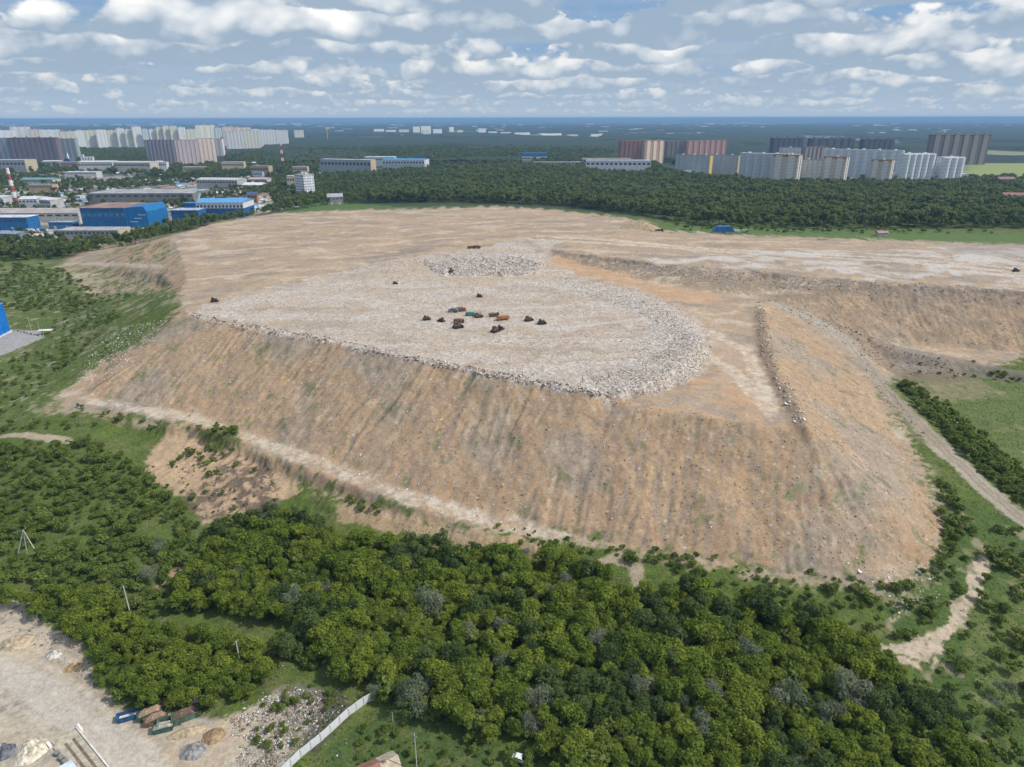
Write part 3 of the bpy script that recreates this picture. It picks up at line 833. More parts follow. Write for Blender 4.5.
def trunk_mesh(name, seed, h, r0, R):
    rr = random.Random(seed); bm = bmesh.new()
    p = Vector((0, 0, -0.4)); r = r0
    for i in range(4):
        q = Vector((p.x + rr.uniform(-.15, .15), p.y + rr.uniform(-.15, .15), p.z + (h + 0.4) / 4))
        tube(bm, p, q, r, r * 0.72, 6, i in (0, 3)); p = q; r *= 0.72
        if i >= 1:
            for j in range(2):
                a = rr.uniform(0, 2 * PI)
                tube(bm, p, p + Vector((math.cos(a) * R * .55, math.sin(a) * R * .55, h * .22)), r * 0.7, r * 0.2, 5)
    return bm_mesh(name, bm, BARK)


KIND = {}
for i in range(7):
    rr = random.Random(i + 40); H = rr.uniform(7.6, 10.2); R = rr.uniform(2.6, 3.5); rz = H * rr.uniform(.34, .40)
    KIND.setdefault('green', []).append((crown_mesh('fresh_green_crown', L_GREEN, i + 1, H, R, H - rz, rz, 13, 1700, 0.50), trunk_mesh('trunk', i, H * 0.62, 0.17, R)))
for i in range(4):
    rr = random.Random(i + 70); H = rr.uniform(8.5, 11.5); R = rr.uniform(2.4, 3.2); rz = H * .40
    KIND.setdefault('dark', []).append((crown_mesh('deep_green_crown', L_DARK, i + 21, H, R, H - rz, rz, 13, 1600, 0.48), trunk_mesh('trunk', i + 10, H * 0.62, 0.18, R)))
for i in range(3):
    rr = random.Random(i + 90); H = rr.uniform(7.5, 9.5); R = rr.uniform(3.0, 3.6); rz = H * .38
    KIND.setdefault('silver', []).append((crown_mesh('silver_crown', L_SILVER, i + 41, H, R, H - rz, rz, 10, 1700, 0.46, 0.4), trunk_mesh('trunk', i + 20, H * 0.6, 0.2, R)))
for i in range(4):
    rr = random.Random(i + 110); H = rr.uniform(2.2, 3.2); R = rr.uniform(1.3, 1.9); rz = H * .46
    KIND.setdefault('bush', []).append((crown_mesh('bush_foliage', L_BUSH, i + 61, H, R, H - rz, rz, 6, 420, 0.46), trunk_mesh('stem', i + 30, H * 0.6, 0.06, R)))
for i in range(4):
    rr = random.Random(i + 130); H = rr.uniform(15, 19); R = rr.uniform(4.2, 5.6); rz = H * .38
    KIND.setdefault('far', []).append((crown_mesh('tall_tree_crown', L_FAR, i + 81, H, R, H - rz, rz, 11, 520, 1.6, 0.75, 1.1), trunk_mesh('trunk', i + 40, H * 0.55, 0.3, R)))


def plant(kind, var, x, y, z, rz, sc, name, label, cat, group, crown='crown'):
    r = empty(name, (x, y, z), rz, label, cat, group, sc)
    cr, tr = KIND[kind][var]
    for nm, me in ((crown, cr), ('trunk' if kind != 'bush' else 'stem', tr)):
        o = bpy.data.objects.new(nm, me); COL.objects.link(o); o.parent = r
    return r


def jitter(poly, spacing, seed, off=0.42, keep=1.0, ground=True):
    """points spread over the ground inside an outline surveyed on the photo"""
    r = np.random.default_rng(seed)
    pts = np.array([P(a, b, 0) for a, b in poly])
    x0, y0 = pts.min(0) - 5; x1, y1 = pts.max(0) + 5
    xs, ys = np.meshgrid(np.arange(x0, x1, spacing), np.arange(y0, y1, spacing))
    xs = xs + r.uniform(-off, off, xs.shape) * spacing + (np.arange(xs.shape[0]) % 2)[:, None] * spacing / 2
    ys = ys + r.uniform(-off, off, ys.shape) * spacing
    xs, ys = xs.ravel(), ys.ravel()
    z = bil(HT, xs, ys)
    px, py, dd = proj(xs, ys, z)
    ok = pip(px, py, poly) & (r.random(xs.shape) < keep)
    return xs[ok], ys[ok], z[ok], px[ok], py[ok]


def gn_scatter(name, protos, x, y, z, idx, rot, sc, label, cat, group=None):
    """one 'stuff' object: the rest of a wood, real crowns set on points"""
    me = bpy.data.meshes.new(name); n = len(x)
    me.vertices.add(n); me.vertices.foreach_set('co', np.stack([x, y, z], 1).astype(np.float32).ravel())
    attr_set(me, 'pick', idx, 'INT'); attr_set(me, 'turn', rot, 'FLOAT'); attr_set(me, 'size', sc, 'FLOAT')
    o = bpy.data.objects.new(name, me); COL.objects.link(o); tag(o, label, cat, group, 'stuff')
    ng = bpy.data.node_groups.new(name, 'GeometryNodeTree')
    ng.interface.new_socket('Geometry', in_out='INPUT', socket_type='NodeSocketGeometry')
    ng.interface.new_socket('Geometry', in_out='OUTPUT', socket_type='NodeSocketGeometry')
    N, Lk = ng.nodes, ng.links
    gi = N.new('NodeGroupInput'); go = N.new('NodeGroupOutput'); jn = N.new('GeometryNodeJoinGeometry')

    def na(nm, ty):
        q = N.new('GeometryNodeInputNamedAttribute'); q.data_type = ty; q.inputs['Name'].default_value = nm
        return q.outputs[0]
    pick = na('pick', 'INT'); turn = na('turn', 'FLOAT'); size = na('size', 'FLOAT')
    cx = N.new('ShaderNodeCombineXYZ'); Lk.new(turn, cx.inputs[2])
    m2p = N.new('GeometryNodeMeshToPoints'); Lk.new(gi.outputs[0], m2p.inputs[0])
    for k, po in enumerate(protos):
        oi = N.new('GeometryNodeObjectInfo'); oi.inputs['Object'].default_value = po; oi.inputs['As Instance'].default_value = True
        cmp_ = N.new('FunctionNodeCompare'); cmp_.data_type = 'INT'; cmp_.operation = 'EQUAL'
        Lk.new(pick, cmp_.inputs[2]); cmp_.inputs[3].default_value = k
        ip = N.new('GeometryNodeInstanceOnPoints')
        Lk.new(m2p.outputs[0], ip.inputs['Points']); Lk.new(cmp_.outputs[0], ip.inputs['Selection'])
        Lk.new(oi.outputs['Geometry'], ip.inputs['Instance']); Lk.new(cx.outputs[0], ip.inputs['Rotation']); Lk.new(size, ip.inputs['Scale'])
        Lk.new(ip.outputs[0], jn.inputs[0])
    Lk.new(jn.outputs[0], go.inputs[0])
    md = o.modifiers.new('scatter', 'NODES'); md.node_group = ng
    return o


# --- the wood at the foot of the heap
WOOD = [(168, 612), (180, 590), (198, 565), (215, 545), (250, 532), (268, 520), (300, 527), (345, 545), (440, 556), (520, 562), (545, 566), (590, 575), (640, 596), (700, 594), (760, 612), (830, 628), (868, 655), (890, 682), (925, 700), (970, 740), (1010, 800), (1010, 1000), (520, 1000), (505, 790),
        (498, 755), (470, 738), (440, 726), (400, 712), (385, 704), (372, 697), (350, 692), (325, 672), (300, 672), (280, 665), (272, 640), (262, 622), (215, 618)]
CLUMP = [(-30, 590), (0, 590), (20, 602), (50, 592), (100, 600), (150, 632), (200, 638), (258, 652), (266, 685), (240, 705), (200, 712), (150, 710), (112, 702), (98, 690), (96, 664), (86, 645), (50, 632), (28, 612)]
HOLES = [[(498, 742), (540, 745), (552, 775), (545, 830), (495, 830)], [(600, 562), (648, 566), (650, 603), (622, 603)], [(425, 700), (440, 715), (430, 722)], [(262, 610), (300, 640), (330, 672), (310, 678), (270, 640)]]
SILV = [(746, 668), (783, 713), (843, 705), (828, 730), (700, 735), (540, 715), (596, 655), (160, 556), (150, 585), (415, 712), (1003, 700), (470, 645), (500, 640), (640, 700), (432, 622)]
SLAB = {0: 'silver grey willow standing alone right of the middle of the wood', 1: 'large silver grey willow left of the pair in the lower right wood', 2: 'silver grey willow, taller and higher of the touching pair in the lower right wood',
        3: 'silver grey willow, smaller and lower of the touching pair in the lower right wood', 4: 'silver willow near the bottom edge, left of the three lower right willows', 5: 'pale grey willow above the white car at the bottom edge',
        6: 'greyish willow in the middle of the wood below the bare clearing', 7: 'pale grey willow in the left scrub below the bare scarp', 8: 'round olive grey willow just below the pale willow in the left scrub',
        9: 'pale silver willow beyond the end of the concrete fence', 10: 'grey green willow on the grassy slope at the right edge', 11: 'small grey willow in the upper middle of the wood', 12: 'small grey willow right of its twin in the upper middle wood',
        13: 'grey willow between the middle clearing and the bottom edge of the wood', 14: 'broad dark grey green willow in the upper left part of the wood'}
sx = []
for i, (a, b_) in enumerate(SILV):
    x, y, z = G(a, b_)
    sx.append((x, y))
    plant('silver', i % 3, x, y, z, i * 1.3, [1.15, 1.3, 1.3, 1.1, .95, 1.05, 1.05, .85, .85, 1.25, .8, .85, .9, .95, 1.35][i], 'willow_tree', SLAB[i], 'tree', 'silver willows')
xs, ys, zs, pxs, pys = jitter(WOOD, 3.75, 5)
xc, yc, zc, pxc, pyc = jitter(CLUMP, 3.5, 6)
X = np.concatenate([xs, xc]); Y = np.concatenate([ys, yc]); Z = np.concatenate([zs, zc]); PXw = np.concatenate([pxs, pxc]); PYw = np.concatenate([pys, pyc])
clump = np.concatenate([np.zeros(len(xs), bool), np.ones(len(xc), bool)])
ok = np.ones(len(X), bool)
for h_ in HOLES:
    ok &= ~pip(PXw, PYw, h_)
for (a, b_) in sx:
    ok &= np.hypot(X - a, Y - b_) > 3.4
X, Y, Z, PXw, PYw, clump = [v[ok] for v in (X, Y, Z, PXw, PYw, clump)]
n = len(X)
sp = fbm(X / 26, Y / 26, 3, 0.6, 71.0) + 0.35 * (RNG.random(n) - 0.5)
isdark = (sp > 0.22) & ~clump
size = (0.58 + 0.62 * RNG.random(n) ** 1.2) * np.where(clump, 0.70, 0.92) * (1 + 0.28 * fbm(X / 34, Y / 34, 2, 0.5, 77.0))
isgrey = (RNG.random(n) < .055) & ~clump
size *= np.where(isdark, 1.08, 1.0)
var = np.where(isdark, RNG.integers(0, 4, n), RNG.integers(0, 7, n))
rot = RNG.random(n) * 2 * PI
inview = (PXw > -5) & (PXw < 1030) & (PYw < 785)
dist = np.hypot(np.hypot(X, Y), CAM_H)
order = np.argsort(np.where(inview, dist, 1e6))
ZONES = [('near the white concrete fence', lambda a, b: 300 < a < 500 and b > 655), ('in the clump beside the dirt yard', lambda a, b: a < 275 and b > 585), ('on the left side of the wood', lambda a, b: a < 430),
         ('by the grass and white car', lambda a, b: a < 560 and b > 700), ('in the middle of the wood', lambda a, b: a < 700), ('on the right side of the wood', lambda a, b: a >= 700)]
protoG, protoD = [None] * 7, [None] * 4
nind = {'green': 0, 'dark': 0}
rest = []; ngrey = 0
for i in order:
    if isgrey[i] and inview[i] and ngrey < 60:
        ngrey += 1
        plant('silver', i % 3, X[i], Y[i], Z[i], rot[i], float(size[i]) * .85, 'willow_tree', 'small grey green willow scattered among the fresh green trees of the wood', 'tree', 'small grey green willows scattered through the wood')
        continue
    kd = 'dark' if isdark[i] else 'green'
    if nind[kd] >= (230 if kd == 'green' else 70) or not inview[i]:
        rest.append(i); continue
    nind[kd] += 1
    zone = next(q for q, f in ZONES if f(PXw[i], PYw[i]))
    sz = 'small' if size[i] < 0.78 else ('large' if size[i] > 0.98 else 'medium')
    lab = ('%s deep green leafy tree %s' if kd == 'dark' else '%s fresh yellow green leafy tree %s') % (sz, zone)
    r = plant(kd, int(var[i]), X[i], Y[i], Z[i], rot[i], float(size[i]), 'broadleaf_tree', lab, 'tree', lab.replace('tree', 'trees'))
    pl = protoD if kd == 'dark' else protoG
    if pl[var[i]] is None:
        pl[var[i]] = [c for c in r.children if c.name.startswith('crown')][0]
for k in range(7):
    if protoG[k] is None: protoG[k] = next(p for p in protoG if p)
for k in range(4):
    if protoD[k] is None: protoD[k] = next(p for p in protoD if p)
rest = np.array(rest)
gn_scatter('woodland', protoG + protoD, X[rest], Y[rest], Z[rest], np.where(isdark[rest], var[rest] + 7, var[rest]), rot[rest], size[rest], 'the rest of the dense green wood below the landfill slope', 'woodland')

# --- scrub and bushes
BZ = [  # outline, spacing, keep, scale lo, hi, tree share
    ([(262, 690), (330, 684), (338, 700), (318, 722), (282, 762), (250, 745)], 2.4, .55, .3, .85), (WOOD, 3.2, .85, .9, 2.0), (CLUMP, 3.8, .7, .8, 1.4),
    ([(-120, 445), (0, 445), (90, 440), (150, 470), (160, 490), (205, 530), (265, 520), (215, 545), (195, 565), (165, 610), (150, 625), (100, 595), (50, 588), (20, 595), (-120, 580)], 2.5, 0.7, 0.35, 1.45),
    ([(-120, 250), (60, 268), (100, 298), (120, 300), (60, 318), (0, 310), (-120, 312)], 4.8, 0.5, 0.7, 1.4),
    ([(-120, 408), (0, 365), (50, 345), (95, 318), (125, 312), (62, 372), (45, 405), (-20, 425), (-120, 430)], 3.8, 0.42, 0.45, 1.1),
    ([(40, 290), (120, 295), (175, 297), (110, 325), (70, 345), (45, 335), (60, 318)], 4.4, 0.3, 0.4, 0.9),
    ([(897, 383), (925, 392), (960, 420), (1000, 452), (1060, 505), (1060, 540), (1030, 512), (985, 475), (940, 430), (910, 402)], 2.8, 0.85, 0.8, 1.5),
    ([(965, 362), (1060, 385), (1060, 398), (1000, 382), (965, 372)], 4, 0.5, 0.6, 1.1),
    ([(905, 588), (940, 560), (950, 500), (975, 520), (965, 590), (930, 640), (880, 640), (830, 618), (760, 600), (700, 585), (640, 572), (560, 556), (470, 545), (560, 545), (640, 556), (700, 570), (780, 582), (850, 588)], 3.0, 0.5, 0.5, 1.15),
    ([(985, 560), (1000, 520), (1080, 580), (1080, 900), (1020, 800), (975, 740), (930, 690), (950, 650), (975, 620)], 3.2, 0.42, 0.5, 1.5),
    ([(938, 480), (955, 490), (962, 540), (950, 556), (942, 520)], 2.5, 0.7, 0.7, 1.3),
    ([(198, 430), (238, 428), (242, 447), (214, 452)], 2.6, 0.8, 0.7, 1.1), ([(215, 445), (240, 455), (200, 470), (165, 470), (190, 450)], 3, 0.5, 0.6, 1.0),
    ([(440, 488), (480, 490), (470, 500), (445, 498)], 3, 0.5, 0.4, 0.8), ([(340, 492), (390, 505), (380, 515), (345, 505)], 3, 0.7, 0.6, 1.1),
    ([(470, 520), (560, 534), (700, 558), (850, 578), (915, 588), (890, 600), (780, 590), (640, 560), (540, 548)], 2.6, 0.42, 0.25, 0.8), ([(60, 380), (100, 352), (140, 330), (160, 318), (140, 338), (100, 366), (70, 390)], 3, .4, .25, .6),
    ([(150, 470), (205, 440), (275, 470), (300, 500), (268, 515), (205, 525), (165, 485)], 3.6, .3, .3, .9), ([(890, 350), (1024, 368), (1024, 392), (960, 380), (900, 372)], 4, .25, .3, .8),
    ([(100, 340), (150, 360), (140, 385), (95, 385)], 5, 0.5, 0.3, 0.7), ([(250, 385), (320, 400), (300, 415), (240, 400)], 6, 0.4, 0.3, 0.7),
    ([(70, 405), (190, 430), (160, 440), (100, 440), (60, 425)], 4, 0.5, 0.5, 1.1),
    ([(262, 700), (300, 700), (290, 745), (262, 740)], 3, 0.35, 0.35, 0.7), ([(395, 705), (490, 745), (500, 800), (380, 800), (345, 745)], 2.3, 0.62, 0.2, 0.75),
    ([(130, 690), (215, 708), (215, 722), (160, 716), (130, 704)], 2.4, 0.7, 0.4, 0.8),
    ([(640, 222), (1100, 236), (1100, 242), (700, 232)], 9, 0.35, 1.0, 2.2),
    ([(0, 236), (110, 242), (70, 258), (0, 262)], 8, 0.6, 1.2, 2.6), ([(-150, 425), (20, 425), (80, 415), (70, 440), (-150, 442)], 4, 0.5, 0.6, 1.2),
]
bx = [[] for _ in range(6)]
for k, (poly, spc, keep, s0, s1) in enumerate(BZ):
    x, y, z, a, b_ = jitter(poly, spc, 200 + k, 0.48, keep)
    cl = fbm(x / 15, y / 15, 3, 0.6, 91.0 + k)
    o2 = cl > -0.35
    for h_ in HOLES[:1]:
        o2 &= ~pip(a, b_, h_)
    x, y, z, a, b_, cl = [v[o2] for v in (x, y, z, a, b_, cl)]
    s = (s0 + (s1 - s0) * RNG.random(len(x)) ** 1.5) * (1 + 0.5 * np.clip(cl, -0.4, 0.6))
    for q, v in zip(bx, (x, y, z, a, b_, s)):
        q.append(v)
x, y, z, a, b_, s = [np.concatenate(q) for q in bx]
under = pip(a, b_, WOOD) | pip(a, b_, CLUMP)
inv = (a > 0) & (a < 1024) & (b_ < 772) & ~under
ordr = np.argsort(np.where(inv, np.hypot(np.hypot(x, y), CAM_H) / s, 1e7))
SUBS = [('in the rough ground left of the wood', lambda a, b: a < 275 and b > 430), ('on the grassy slope beyond the car park', lambda a, b: a < 275), ('in the hedge beside the haul road on the right', lambda a, b: a > 880 and b < 540),
        ('on the grassy right hand slope', lambda a, b: a > 935), ('on the lawn behind the concrete fence', lambda a, b: a < 520 and b > 690), ('between the bare slope and the wood', lambda a, b: True)]
protoB = [None] * 4; restb = []
for c, i in enumerate(ordr):
    v = int(c % 4)
    if c >= 240 or not inv[i]:
        restb.append(i); continue
    zone = next(q for q, f in SUBS if f(a[i], b_[i]))
    lab = '%s green leafy bush %s' % ('low' if s[i] < 0.8 else ('tall' if s[i] > 1.3 else 'rounded'), zone)
    r = plant('bush', v, x[i], y[i], z[i], c * 2.1, float(s[i]), 'bush', lab, 'bush', lab.replace('bush', 'bushes'), 'foliage')
    if protoB[v] is None:
        protoB[v] = [q for q in r.children if q.name.startswith('foliage')][0]
restb = np.array(restb)
gn_scatter('scrub', protoB, x[restb], y[restb], z[restb], np.arange(len(restb)) % 4, restb * 1.7 % 6.28, s[restb], 'the rest of the low green scrub on the rough ground and slopes', 'scrub')

# a few small trees among the scrub are counted with the wood
print('trees', n, 'bushes', len(x))
# ------------------------------------------------------------------ buildings
MATS = {}


def paint(col, rough=0.8, var=0.16, scale=0.35, metal=0.0):
    key = ('p', col, rough, var)
    if key not in MATS:
        MATS[key] = flat_mat('painted_surface', col, rough, var, scale, metal)
    return MATS[key]


def facade(col, bay=3.2, fl=3.0, win=(.24, .26, .29), wf=0.5, col2=None, stripe=0.0):
    """wall finish with rows of windows, set out on the wall's own coordinates"""
    key = ('f', col, bay, fl, win, wf, col2, stripe)
    if key in MATS:
        return MATS[key]
    mt, t, b = new_mat('facade')
    o = t.n.new('ShaderNodeTexCoord').outputs['Object']; nr = t.n.new('ShaderNodeTexCoord').outputs['Normal']
    x, y, z = t.sep(o); nx_, ny_, nz_ = t.sep(nr)
    ay = t.math('GREATER_THAN', t.math('ABSOLUTE', nx_), 0.6)
    u = t.math('ADD', t.math('MULTIPLY', y, ay), t.math('MULTIPLY', x, t.math('SUBTRACT', 1.0, ay)))
    fu = t.math('FRACT', t.math('DIVIDE', t.math('ADD', u, 500.3), bay)); fz = t.math('FRACT', t.math('DIVIDE', t.math('ADD', z, 0.2), fl))
    wu = t.math('LESS_THAN', t.math('ABSOLUTE', t.math('SUBTRACT', fu, 0.5)), wf / 2)
    wz = t.math('LESS_THAN', t.math('ABSOLUTE', t.math('SUBTRACT', fz, 0.55)), 0.26)
    side = t.math('LESS_THAN', t.math('ABSOLUTE', nz_), 0.5)
    wm = t.math('MULTIPLY', t.math('MULTIPLY', wu, wz), side)
    n = t.noise(o, 0.12, 4, 0.6)
    wall = t.mix(n, tuple(c * 0.86 for c in col), tuple(min(c * 1.1, .9) for c in col))
    if col2 is not None:
        wall = t.mix(t.math('GREATER_THAN', t.math('FRACT', t.math('DIVIDE', t.math('ADD', u, 500.0), stripe)), 0.5), wall, col2)
    t.l.new(t.mix(wm, wall, win), b.inputs['Base Color'])
    t.l.new(t.math('SUBTRACT', 0.85, t.math('MULTIPLY', wm, 0.6)), b.inputs['Roughness'])
    MATS[key] = mt
    return mt


def box(bm, x0, x1, y0, y1, z0, z1):
    v = [bm.verts.new((x, y, z)) for z in (z0, z1) for x, y in ((x0, y0), (x1, y0), (x1, y1), (x0, y1))]
    for f in ((3, 2, 1, 0), (4, 5, 6, 7), (0, 1, 5, 4), (1, 2, 6, 5), (2, 3, 7, 6), (3, 0, 4, 7)):
        bm.faces.new([v[i] for i in f])


def part(name, parent, mat, boxes=(), fn=None, bevel=0.0, kind=None):
    bm = bmesh.new()
    for q in boxes:
        box(bm, *q)
    if fn:
        fn(bm)
    if bevel:
        bmesh.ops.bevel(bm, geom=list(bm.edges), offset=bevel, segments=1, affect='EDGES')
    o = bpy.data.objects.new(name, bm_mesh(name, bm, mat)); COL.objects.link(o)
    if parent is not None: o.parent = parent
    if kind: o['kind'] = kind
    return o


def prism(bm, prof, x0, x1, axis='x'):
    """closed profile of (y, z) carried from x0 to x1"""
    f = (lambda x, p: (x, p[0], p[1])) if axis == 'x' else (lambda x, p: (p[0], x, p[1]))
    a = [bm.verts.new(f(x0, p)) for p in prof]; b_ = [bm.verts.new(f(x1, p)) for p in prof]
    n = len(prof)
    for i in range(n):
        bm.faces.new((a[i], a[(i + 1) % n], b_[(i + 1) % n], b_[i]))
    bm.faces.new(a[::-1]); bm.faces.new(b_)


ROOFG = (.30, .30, .30)
FOOT = []                                            # footprints kept clear of trees


def place(xl, xr, yt, yb, dep, yaw, zg=None):
    """site a building from where its foot and its corners stand on the survey photo"""
    cx = (xl + xr) / 2
    if zg is None:
        x, y = P(cx, yb, 0); zg = max(hz(x, y), 0) if y < 1500 else 0.0
    x, y = P(cx, yb, zg)
    _, _, dd = proj(x, y, zg)
    tot = (xr - xl) * dd / FPX
    a = math.radians(yaw)
    w = max((tot - dep * abs(math.sin(a))) / math.cos(a), tot * 0.35)
    h = ztop(cx, yt, y) - zg
    off = (dep * math.cos(a) + w * abs(math.sin(a))) / 2
    r = math.hypot(x, y)
    x, y = x * (r + off) / r, y * (r + off) / r
    FOOT.append((x, y, math.hypot(w, dep) / 2 + 2))
    return x, y, zg, w, h, a


def tower(label, xl, xr, yt, yb, col, dep=16, yaw=0.0, bays=4, baycol=None, roof=ROOFG, cat='apartment block', name='apartment_block', group=None, zg=None, win=(.24, .26, .29), wf=0.5, topcol=None, roundbay=False, stripe=None, bayside=False):
    gain = lambda q: tuple(min(.84, v * 1.5) for v in q) if q and min(q) > .22 else q
    col, baycol = gain(col), gain(baycol)
    x, y, z, w, h, a = place(xl, xr, yt, yb, dep, yaw, zg)
    r = empty(name, (x, y, z), a, label, cat, group)
    W, Dp = w / 2, dep / 2
    part('wall', r, facade(col, 3.2, 3.0, win, wf, *(stripe or (None, 0.0))), [(-W, W, -Dp, Dp, -6, h - 1.2)])
    if topcol:
        part('top_floor', r, paint(topcol), [(-W - .25, W + .25, -Dp - .25, Dp + .25, h - 4.6, h - 1.15)])
    part('roof', r, paint(roof), [(-W - .4, W + .4, -Dp - .4, Dp + .4, h - 1.15, h - 0.75), (-W - .4, -W, -Dp, Dp, h - .75, h), (W, W + .4, -Dp, Dp, h - .75, h), (-W - .4, W + .4, -Dp - .4, -Dp, h - .75, h), (-W - .4, W + .4, Dp, Dp + .4, h - .75, h)])
    for i in range(max(1, int(w / 30))):
        q = (i + .5) / max(1, int(w / 30)) * w - W
        part('lift_house', r, paint(tuple(c * .9 for c in col)), [(q - 2.5, q + 2.5, -2.5, 2.5, h - .75, h + 2.2)])
    bw = w / max(bays, 1) * 0.5
    bm_ = facade(baycol or col, 1.6, 3.0, win, .5)
    for i in range(bays):
        q = (i + .5) / bays * w - W
        if roundbay:
            part('bay', r, bm_, fn=lambda bm: tube(bm, (q, -Dp + .2, -6), (q, -Dp + .2, h - 1.6), bw * 1.05, bw * 1.05, 14))
        else:
            part('bay', r, bm_, [(q - bw / 2, q + bw / 2, -Dp - 1.3, -Dp + .1, -6, h - 2.0)])
    if abs(a) > .05 or bayside:
        sx_ = 1 if a < 0 else -1
        for i in range(2):
            q = (i + .5) / 2 * dep - Dp
            part('side_bay', r, bm_, [(sx_ * W - (.1 if sx_ > 0 else 1.1), sx_ * W + (1.1 if sx_ > 0 else .1), q - dep * .13, q + dep * .13, -6, h - 2.0)])
    return r


def hall(label, xl, xr, yt, yb, col, dep=30, yaw=0.0, roofcol=ROOFG, gable=0.0, name='warehouse', cat='warehouse', group=None, doors=2, winrow=True, zg=None, endcol=None, doorcol=(.5, .5, .5), bandcol=None, ridge='x', wincol=(.07, .085, .10)):
    x, y, z, w, h, a = place(xl, xr, yt, yb, dep, yaw, zg)
    r = empty(name, (x, y, z), a, label, cat, group)
    W, Dp = w / 2, dep / 2; hw = max(h - gable, 1.5)
    part('wall', r, paint(col, .6), [(-W, W, -Dp, Dp, -3, hw - .25)])
    if bandcol:
        part('wall_band', r, paint(bandcol), [(-W - .06, W + .06, -Dp - .06, Dp + .06, hw * .62, hw - .26)])
    if endcol:
        part('end_wall', r, paint(endcol), [(W + .02, W + .3, -Dp, Dp, -3, hw - .26)])
    if gable > 0:
        e = .5
        if ridge == 'x':
            part('roof', r, paint(roofcol, .5), fn=lambda bm: prism(bm, [(-Dp - e, hw - .24), (Dp + e, hw - .24), (0, hw + gable)], -W - e, W + e))
        else:
            part('roof', r, paint(roofcol, .5), fn=lambda bm: prism(bm, [(-W - e, hw - .24), (W + e, hw - .24), (0, hw + gable)], -Dp - e, Dp + e, 'y'))
    else:
        part('roof', r, paint(roofcol, .7, .22, .08), [(-W - .3, W + .3, -Dp - .3, Dp + .3, hw - .25, hw)])
        for i in range(2 if w > 25 else 1):
            q = (i + .3) / 2 * w - W * .8
            part('roof_vent', r, paint((.5, .5, .5)), [(q, q + 2.2, -Dp * .4, -Dp * .4 + 1.6, hw, hw + 1.2)])
    for i in range(doors):
        q = (i + .5) / doors * w - W
        part('door', r, paint(doorcol), [(q - 1.8, q + 1.8, -Dp - .08, -Dp, 0, min(4, hw * .6))])
    if winrow:
        nw = int(min(14, max(3, w / 5)))
        for i in range(nw):
            q = (i + .5) / nw * w - W
            part('window', r, paint(wincol, .2), [(q - w / nw * .32, q + w / nw * .32, -Dp - .07, -Dp, hw * .66, hw * .82)])
    return r


def gableless(*a, **k):
    return hall(*a, **k)


# the skyline of tower blocks on the left, far row then near row
CREAM, WHT, PINK, BLUISH, TANW, PURP = (.62, .58, .47), (.70, .69, .66), (.58, .47, .42), (.50, .56, .60), (.50, .40, .29), (.27, .22, .235)
ROW = [(-14, 2, 131, 149, CREAM), (3, 17, 130, 149, WHT), (17, 33, 126.5, 148, WHT), (34, 44, 129, 148, PINK), (45, 62, 129.5, 148, WHT), (63, 69, 131, 148, PINK), (70, 79, 131, 151, CREAM), (80, 88, 130, 150, WHT), (89, 99, 130, 151, CREAM), (100, 109, 129.5, 151, WHT),
       (110, 119, 130, 150, CREAM), (120, 127, 128, 150, WHT), (128, 135, 129, 150, CREAM), (136, 144, 126.5, 150, WHT), (145, 151, 128.5, 150, BLUISH), (152, 158, 129, 149, WHT), (159, 165, 127, 149, CREAM), (166, 172, 126, 149, CREAM), (173, 180, 125.5, 149, CREAM), (181, 188, 127, 149, WHT),
       (189, 198, 129, 150, CREAM), (200, 216, 125, 149, CREAM), (217, 224, 127.5, 149, BLUISH), (225, 236, 126.5, 146, PINK), (237, 252, 127, 146, PINK), (253, 262, 129, 146, WHT), (295, 304, 130, 139, CREAM)]
WHERE = ['at the far left end of the skyline', 'beside the left edge of the photo', 'behind the blue grey end of the maroon block', 'behind the left half of the maroon block', 'behind the middle of the maroon block', 'behind the right end of the maroon block',
         'just right of the maroon block', 'second right of the maroon block', 'third right of the maroon block', 'left of the orange brick crane gap', 'right of the orange brick crane gap', 'with a stepped roof above the dark wood', 'left of the tallest white tower above the dark wood',
         'the tallest tower above the dark wood', 'directly right of the tallest tower above the dark wood', 'behind the left end of the purple block', 'behind the purple block, first of the cream row', 'behind the purple block, second of the cream row', 'behind the purple block, third of the cream row',
         'behind the purple block, fourth of the row', 'behind the right end of the purple block', 'rising above the peach block', 'above the right end of the peach block', 'with pink roof left of the white slabs', 'with pink roof behind the white slabs', 'behind the middle of the white slabs', 'standing alone right of the white slabs']
NM = {CREAM: 'cream', WHT: 'white', PINK: 'pinkish', BLUISH: 'bluish'}
for i, (a, b_, c, d, col) in enumerate(ROW):
    tower('far %s tower block %s' % (NM[col], WHERE[i]), a, b_, c, d, col, 12, [30, 38, 26, 34][i % 4], 3, tuple(v * .80 for v in col), group='tower blocks on the left skyline', zg=0, topcol=(.5, .32, .28) if col == PINK else None)
for lab, a, b_, c, d, col in (('white slab block nearest the striped mast on the skyline', 262, 276, 129.5, 147, WHT), ('white slab block at the right end of the slab row', 277, 289, 130, 146.5, WHT), ('pale slab block at the left end of the slab row', 228, 244, 131, 149, (.6, .58, .55)), ('cream slab block in the middle of the slab row', 245, 261, 130.5, 148.5, CREAM)):
    tower(lab, a, b_, c, d, col, 12, 24, 5, tuple(v * .80 for v in col), zg=0)
tower('long maroon apartment block at the left with dark windows', 17, 62, 137.5, 165, (.16, .085, .10), 22, 6, 9, (.105, .10, .125), topcol=(.12, .06, .07), zg=0)
tower('blue grey block joined to the left of the maroon block', -16, 17, 138, 165, (.25, .285, .33), 22, 4, 7, (.21, .24, .28), zg=0)
tower('grey green block at the right end of the maroon block', 62, 81, 138.5, 162, (.23, .255, .265), 22, 8, 4, (.19, .21, .23), zg=0)
